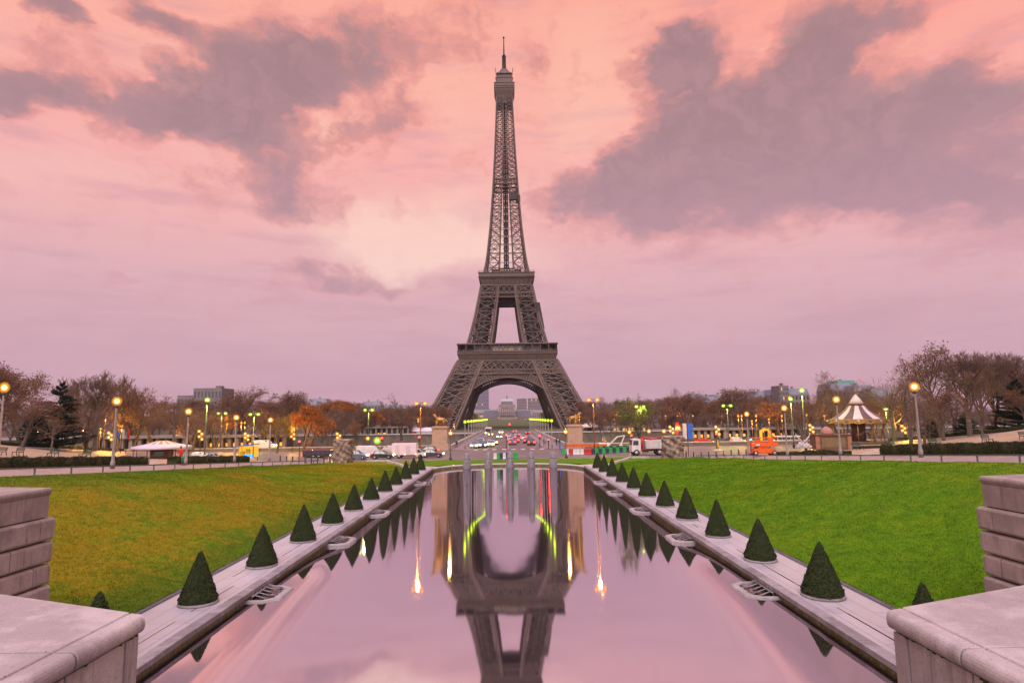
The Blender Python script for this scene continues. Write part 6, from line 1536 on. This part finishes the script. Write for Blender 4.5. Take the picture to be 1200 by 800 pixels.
# ------------------------------------------------------------------ city
def building(name, label, px0, px1, ytop, Y, depth=20., wall=None, roof=None, rows=0, cols=0, roofh=0., lit=.12, base=None, winmat=None, cat='building'):
    A, B_ = at(px0, ytop, Y), at(px1, ytop, Y); W0 = B_.x-A.x; X = (A.x+B_.x)/2; b0 = gz(X, Y)-.5 if base is None else base; H = (A.z+B_.z)/2-b0-roofh
    r = thing(name, label, cat, (X, Y, b0))
    MB().box((0, depth/2, 0), (W0, depth, H)).build('wall', wall or PALEWALL, r)
    if roofh:
        b = MB(); b.box((0, depth/2, H), (W0*1.01, depth*1.02, roofh), 0, 0, .86)
        for k in range(max(1, int(W0/9))): b.box((-W0/2+W0*(k+.5)/max(1, int(W0/9)), depth*.5, H+roofh*.8), (1.2, 2.0, roofh*.6), 0, 1)
        b.build('roof', [roof or ZINC, wall or PALEWALL], r)
    else:
        b = MB(); b.box((0, depth/2, H), (W0*1.005, depth*1.005, .5)); b.box((W0*.2, depth*.5, H+.5), (W0*.18, depth*.3, 1.8)); b.build('parapet', wall or PALEWALL, r)
    wm = {}
    for j in range(rows):
        for i in range(cols):
            mi = 1 if random.random() < lit else 0
            if mi not in wm:
                o = MB().box((0, 0, 0), (W0/cols*.52, .10, H/rows*.55)).build('window', L_WIN if mi else (winmat or GLASSD), r); wm[mi] = o
            else: o = wm[mi].copy(); COL.objects.link(o)
            o.location = (-W0/2+W0*(i+.5)/cols, -.03, H-(H*.92)*(j+.85)/rows)
    return r
# seen through the arch
building('office_tower', 'dark bluish office tower standing alone behind the arch on the left', 556.2, 572.4, 454.5, 2700, 40, TOWERGLASS, None, 8, 12, 0, .03, 0, pm('tower_block_glass', (.06, .065, .10), (.08, .08, .12), 1, .3, 0))
building('office_block', 'squat grey office block right of the domed building', 605.8, 617.2, 467, 2500, 40, MIDWALL, None, 7, 12, 0, .03, 0)
building('office_block', 'wide grey office block at the right inside the arch', 618.8, 638.5, 466.5, 2600, 40, MIDWALL, None, 6, 16, 0, .05, 0)
building('long_facade', 'pale low building range left of the domed building', 547, 584, 480, 1700, 30, PALEWALL, ZINC, 3, 18, 8, .15, 0)
building('long_facade', 'pale low building range right of the domed building', 604, 648, 480, 1700, 30, PALEWALL, ZINC, 3, 18, 8, .15, 0)
building('barrack_wing', 'slate roofed wing adjoining the domed building on the left', 566, 585, 481, 1380, 25, PALEWALL, SLATE, 2, 12, 14, .05, 0)
building('barrack_wing', 'slate roofed wing adjoining the domed building on the right', 603, 623, 481, 1380, 25, PALEWALL, SLATE, 2, 12, 14, .05, 0)
Y = 1350.; X = gx(594.3, Y); P = at(594.3, 470, Y)
r = thing('military_school', 'pale classical building with four sided dome under white sheeting on the axis', 'building', (X, Y, 0)); S_ = Y/FPX
MB().box((0, 12, 0), (19.5*S_, 24, 18.5*S_)).build('wall', PALEWALL, r)
lil = pm('lilac_stone', (.40, .32, .33), (.34, .27, .28), .3, .8, .1)
for i in range(8): MB().lathe([(.9, 5*S_), (.8, 15*S_)], (-8*S_+16*S_*i/7, -1.2, 0), 8).build('column', lil, r)
b = MB(); b.prism([(-6*S_, 15.2*S_), (6*S_, 15.2*S_), (0, 18.2*S_)], -2, -.2, 'y'); b.build('pediment', PALEWALL, r)
for j in range(3):
    for i in range(7): MB().box((-7*S_+14*S_*i/6, -.2, (4+4.2*j)*S_), (.8*S_, .3, 2.4*S_)).build('window', GLASSD, r)
MB().box((0, 12, 18.5*S_), (14.5*S_, 22, 5*S_), 0, 0, .86).build('dome', SLATE, r); MB().box((0, 12, 22.6*S_), (14.5*S_, 20, 2.6*S_)).build('white_sheeting', WHITE, r)
b = MB(); b.tube([(0, 12, 25*S_), (0, 12, 28*S_)], .8, 5); b.ball((0, 12, 28*S_), 1.6, 6); b.build('flagpole', RUST, r)
# skyline blocks
building('apartment_block', 'flat roofed apartment block with dark central panel above the left trees', 227, 260, 455.5, 400, 18, MIDWALL, None, 4, 8, 0, 0)
building('apartment_block', 'low pale block stepped left of the flat roofed apartment block', 208, 232, 464, 405, 18, MIDWALL, None, 3, 6, 0, 0)
sky_l = [(348, 372, 470, 520), (360, 383, 467, 540), (383, 404, 470, 560), (402, 424, 472, 580), (424, 446, 470, 600), (444, 470, 474, 620), (496, 512, 476, 620), (470, 500, 478, 640)]
for i, (a, b_, yt, Y) in enumerate(sky_l):
    building('hillside_house', 'pale apartment house with grey zinc roof on the left skyline, %s from the left' % ORD[i], a, b_, yt, Y, 16, PALEWALL, ZINC, 4, 6, 4, .06)['group'] = 'houses on the left skyline'
sky_r = [(682, 702, 476, 600), (705, 728, 474, 560), (757, 782, 470, 520), (808, 826, 461, 420), (822, 842, 464, 400), (836, 856, 462, 430), (868, 890, 461, 420), (884, 905, 458, 410), (903, 926, 456, 400), (922, 948, 455, 390), (972, 1000, 449, 360), (1000, 1024, 451, 350), (1020, 1044, 455, 340)]
for i, (a, b_, yt, Y) in enumerate(sky_r):
    building('hillside_house', 'pale apartment house with grey roof on the right skyline, %s from the left' % ORD[i], a, b_, yt, Y, 16, PALEWALL if i % 2 else MIDWALL, ZINC, 5, 6, 4, .08)['group'] = 'houses on the right skyline'
building('lit_penthouse', 'flat topped house with yellow lit terrace strip on the right skyline', 913, 924, 452.5, 385, 12, MIDWALL, None, 8, 6, 0, .1)
building('green_roofed_block', 'pale building with green copper roof left of the carousel top', 981, 1003, 445.5, 370, 14, PALEWALL, pm('copper_roof', (.08, .22, .19), (.06, .17, .15), .5, .6, .1), 3, 8, 2.5, .1)
# quay colonnades
def arcade(name, label, px0, px1, ytop, Y, n, lit):
    A, B_ = at(px0, ytop, Y), at(px1, ytop, Y); W0 = B_.x-A.x; X = (A.x+B_.x)/2; b0 = gz(X, Y)-.5; H = A.z-b0
    r = thing(name, label, 'building', (X, Y, b0)); MB().box((0, 5, 0), (W0, 6, H)).build('wall', pm(label[:14], (.07, .055, .048), (.045, .036, .032), .3, .9, .1), r)
    b = MB(); b.box((0, 2, H-.5), (W0*1.01, 4.6, .7)); b.build('cornice', PALEWALL, r)
    for i in range(n+1): b = MB(); b.box((-W0/2+W0*i/n, .9, 0), (.9, .9, H-.5)); b.build('pillar', PALEWALL, r)
    for i in range(n): MB().box((-W0/2+W0*(i+.5)/n, 1.95, .3), (W0/n*.55, .1, H*.30)).build('window', L_WIN if random.random() < lit else GLASSD, r)
    for i in range(n): MB().box((-W0/2+W0*(i+.5)/n, 1.95, H*.45), (W0/n*.5, .1, H*.35)).build('window', GLASSD, r)
    return r
arcade('colonnade_building', 'low colonnade with dark openings behind the right road', 812, 850, 502, 185, 5, .5); arcade('colonnade_building', 'low colonnade with yellow light behind the orange lift', 852, 938, 502, 190, 10, .8)
arcade('colonnade_building', 'low arcade with yellow lit windows behind the left kiosk', 222, 332, 511, 165, 12, .75); arcade('colonnade_building', 'low dark range under the left bare trees', 110, 215, 512, 150, 10, .3)
# yellow floodlit gate at right, string of small lamps (decorated lamp trees)
def deco(label, px, y0, y1, Y):
    P = at(px, y1, Y); b0 = gz(P.x, Y); T = at(px, y0, Y).z; r = thing('lamp_cluster_post', label, 'street lamp', (P.x, Y, b0), 0, 'posts with clusters of yellow lamps')
    MB().tube([(0, 0, 0), (0, 0, T-b0)], .06, 6).build('post', DPOLE, r)
    glow(r, T-b0+.4, 1700, (1, .5, .08))
    for k in range(4):
        b = MB(); b.ball(((-.25, .2, -.2, .25)[k]*Y/100, -.1, T-b0-(T-P.z)*k/3.5), .32*Y/100, 8); gb = b.build('glass', HALO_AMBER, r); b = MB(); b.ball(((-.25, .2, -.2, .25)[k]*Y/100, -.1, T-b0-(T-P.z)*k/3.5), .11*Y/100, 6); b.build('bulb', L_GLOBE, gb)  # each bulb gets a wider emissive ball for its halo
for a in [('post with cluster of yellow lamps left of the rock pillar at left', 397, 508, 516, 112), ('post with cluster of yellow lamps below the orange tree', 343, 506, 515, 125), ('post with cluster of yellow lamps left of the blue kiosk', 289, 508, 516, 130), ('post with cluster of yellow lamps behind the left lamp path', 235, 505, 516, 120), ('post with cluster of yellow lamps behind the second left lamp', 129, 507, 516, 112), ('post with cluster of yellow lamps left of the domed kiosk', 951, 498, 507, 112), ('post with cluster of yellow lamps right of the carousel', 1059, 499, 508, 112), ('post with cluster of yellow lamps beyond the striped bollard', 841, 500, 510, 150), ('post with cluster of yellow lamps behind the dump truck', 787, 500, 508, 130)]: deco(*a)
def fl(label, px, py, Y, col=L_GLOBE, r0=.3):
    P = at(px, py, Y); b0 = -.6 if Y > 285 else gz(P.x, Y); r = thing('quay_lamp', label, 'street lamp', (P.x, Y, b0), 0, 'bright quay lamps'); MB().tube([(0, 0, min(0, P.z-b0-2)), (0, 0, P.z-b0)], .06, 6).build('post', DPOLE, r); gb = MB().ball((0, 0, P.z-b0), r0*1.7, 10).build('globe', HALO_GREEN if col is L_GREEN else HALO_AMBER, r); MB().ball((0, 0, P.z-b0), r0*.6, 8).build('bulb', col, gb); glow(r, P.z-b0, 260, (1, .55, .12)); kids(r)[-1].location.y = .7  # the wide ball is an added halo shell around the bulb
for a in [('bright lamp in front of the quay wall behind the excavator, left of the green tree', 737.5, 506, 126), ('bright lamp in front of the quay wall right of the green tree', 760.5, 505, 126), ('bright lamp above the dump truck', 778, 505, 120), ('bright lamp on top of the right rock pillar view, before the red banner', 795, 501.5, 97), ('bright lamp by the left rock pillar, above the white van', 431, 513.5, 125)]: fl(*a)
fl('pale green lit obelisk lamp in front of the left quay wall', 442, 516, 126, L_GREEN, .5)
# yellow portal
Y = 160; P = at(897, 518, Y); r = thing('floodlit_portal', 'small yellow floodlit portal behind the orange lift', 'gate', (P.x, Y, P.z)); T = at(897, 501, Y).z-P.z
b = MB(); b.box((-1.1, 0, 0), (.6, .6, T*.8)); b.box((1.1, 0, 0), (.6, .6, T*.8)); b.prism([(-1.5, T*.8), (1.5, T*.8), (0, T)], -.3, .3, 'y'); b.build('arch', pm('yellow_stone', (.6, .42, .05), (.5, .34, .04), 1, .8, .1), r); b = MB(); b.ball((-.6, -.5, T*.75), .2, 6); b.ball((.6, -.5, T*.35), .2, 6); b.build('bulb', L_WIN, r)
# white and red marquee on the far quay, low parked boats and tents
Y = 292; P = at(493.5, 506.5, Y); r = thing('marquee', 'white roofed marquee with red end on the far quay left of the tower', 'marquee', (P.x, Y+2, -.6)); w0 = 23/FPX*Y
MB().box((0, 3, 0), (w0, 6, 1.6)).build('wall', LGREY, r); MB().box((-w0/2+1, -.1, 0), (2.4, .2, 1.7)).build('end_panel', REDP, r); b = MB(); b.prism([(-.3, 1.6), (6.3, 1.6), (5.4, 3.4), (.6, 3.4)], -w0/2, w0/2, 'x'); b.build('roof', pm('lilac_white_canvas', (.66, .58, .66), (.58, .5, .6), .5, .6, 0), r)
# pleasure boats at the far quay: long glazed upper deck
for px0, px1, lab, g in ((425, 480, 'long glazed building with pale bays on the far quay', 0),):
    arcade('glazed_hall', lab, 428, 478, 500.5, 292, 8, .15)
building('coach_row', 'long grey coach parked along the far quay right of the white carousel', 705, 760, 500, 293, 3, MIDWALL, None, 1, 16, 0, .3, -.6, None, 'coach')
# ------------------------------------------------------------------ the air
m, t = new_mat('evening_air')
t.n('ShaderNodeOutputMaterial', {1: t.n('ShaderNodeVolumePrincipled', {'Color': (.86, .74, .82, 1), 'Density': .00007, 'Anisotropy': .2})})
b = MB(); b.box((0, 2400, -8.2), (7000, 5600, 345)); tag(b.build('haze', m), 'thin pinkish evening haze over the city', 'haze', None, 'stuff')
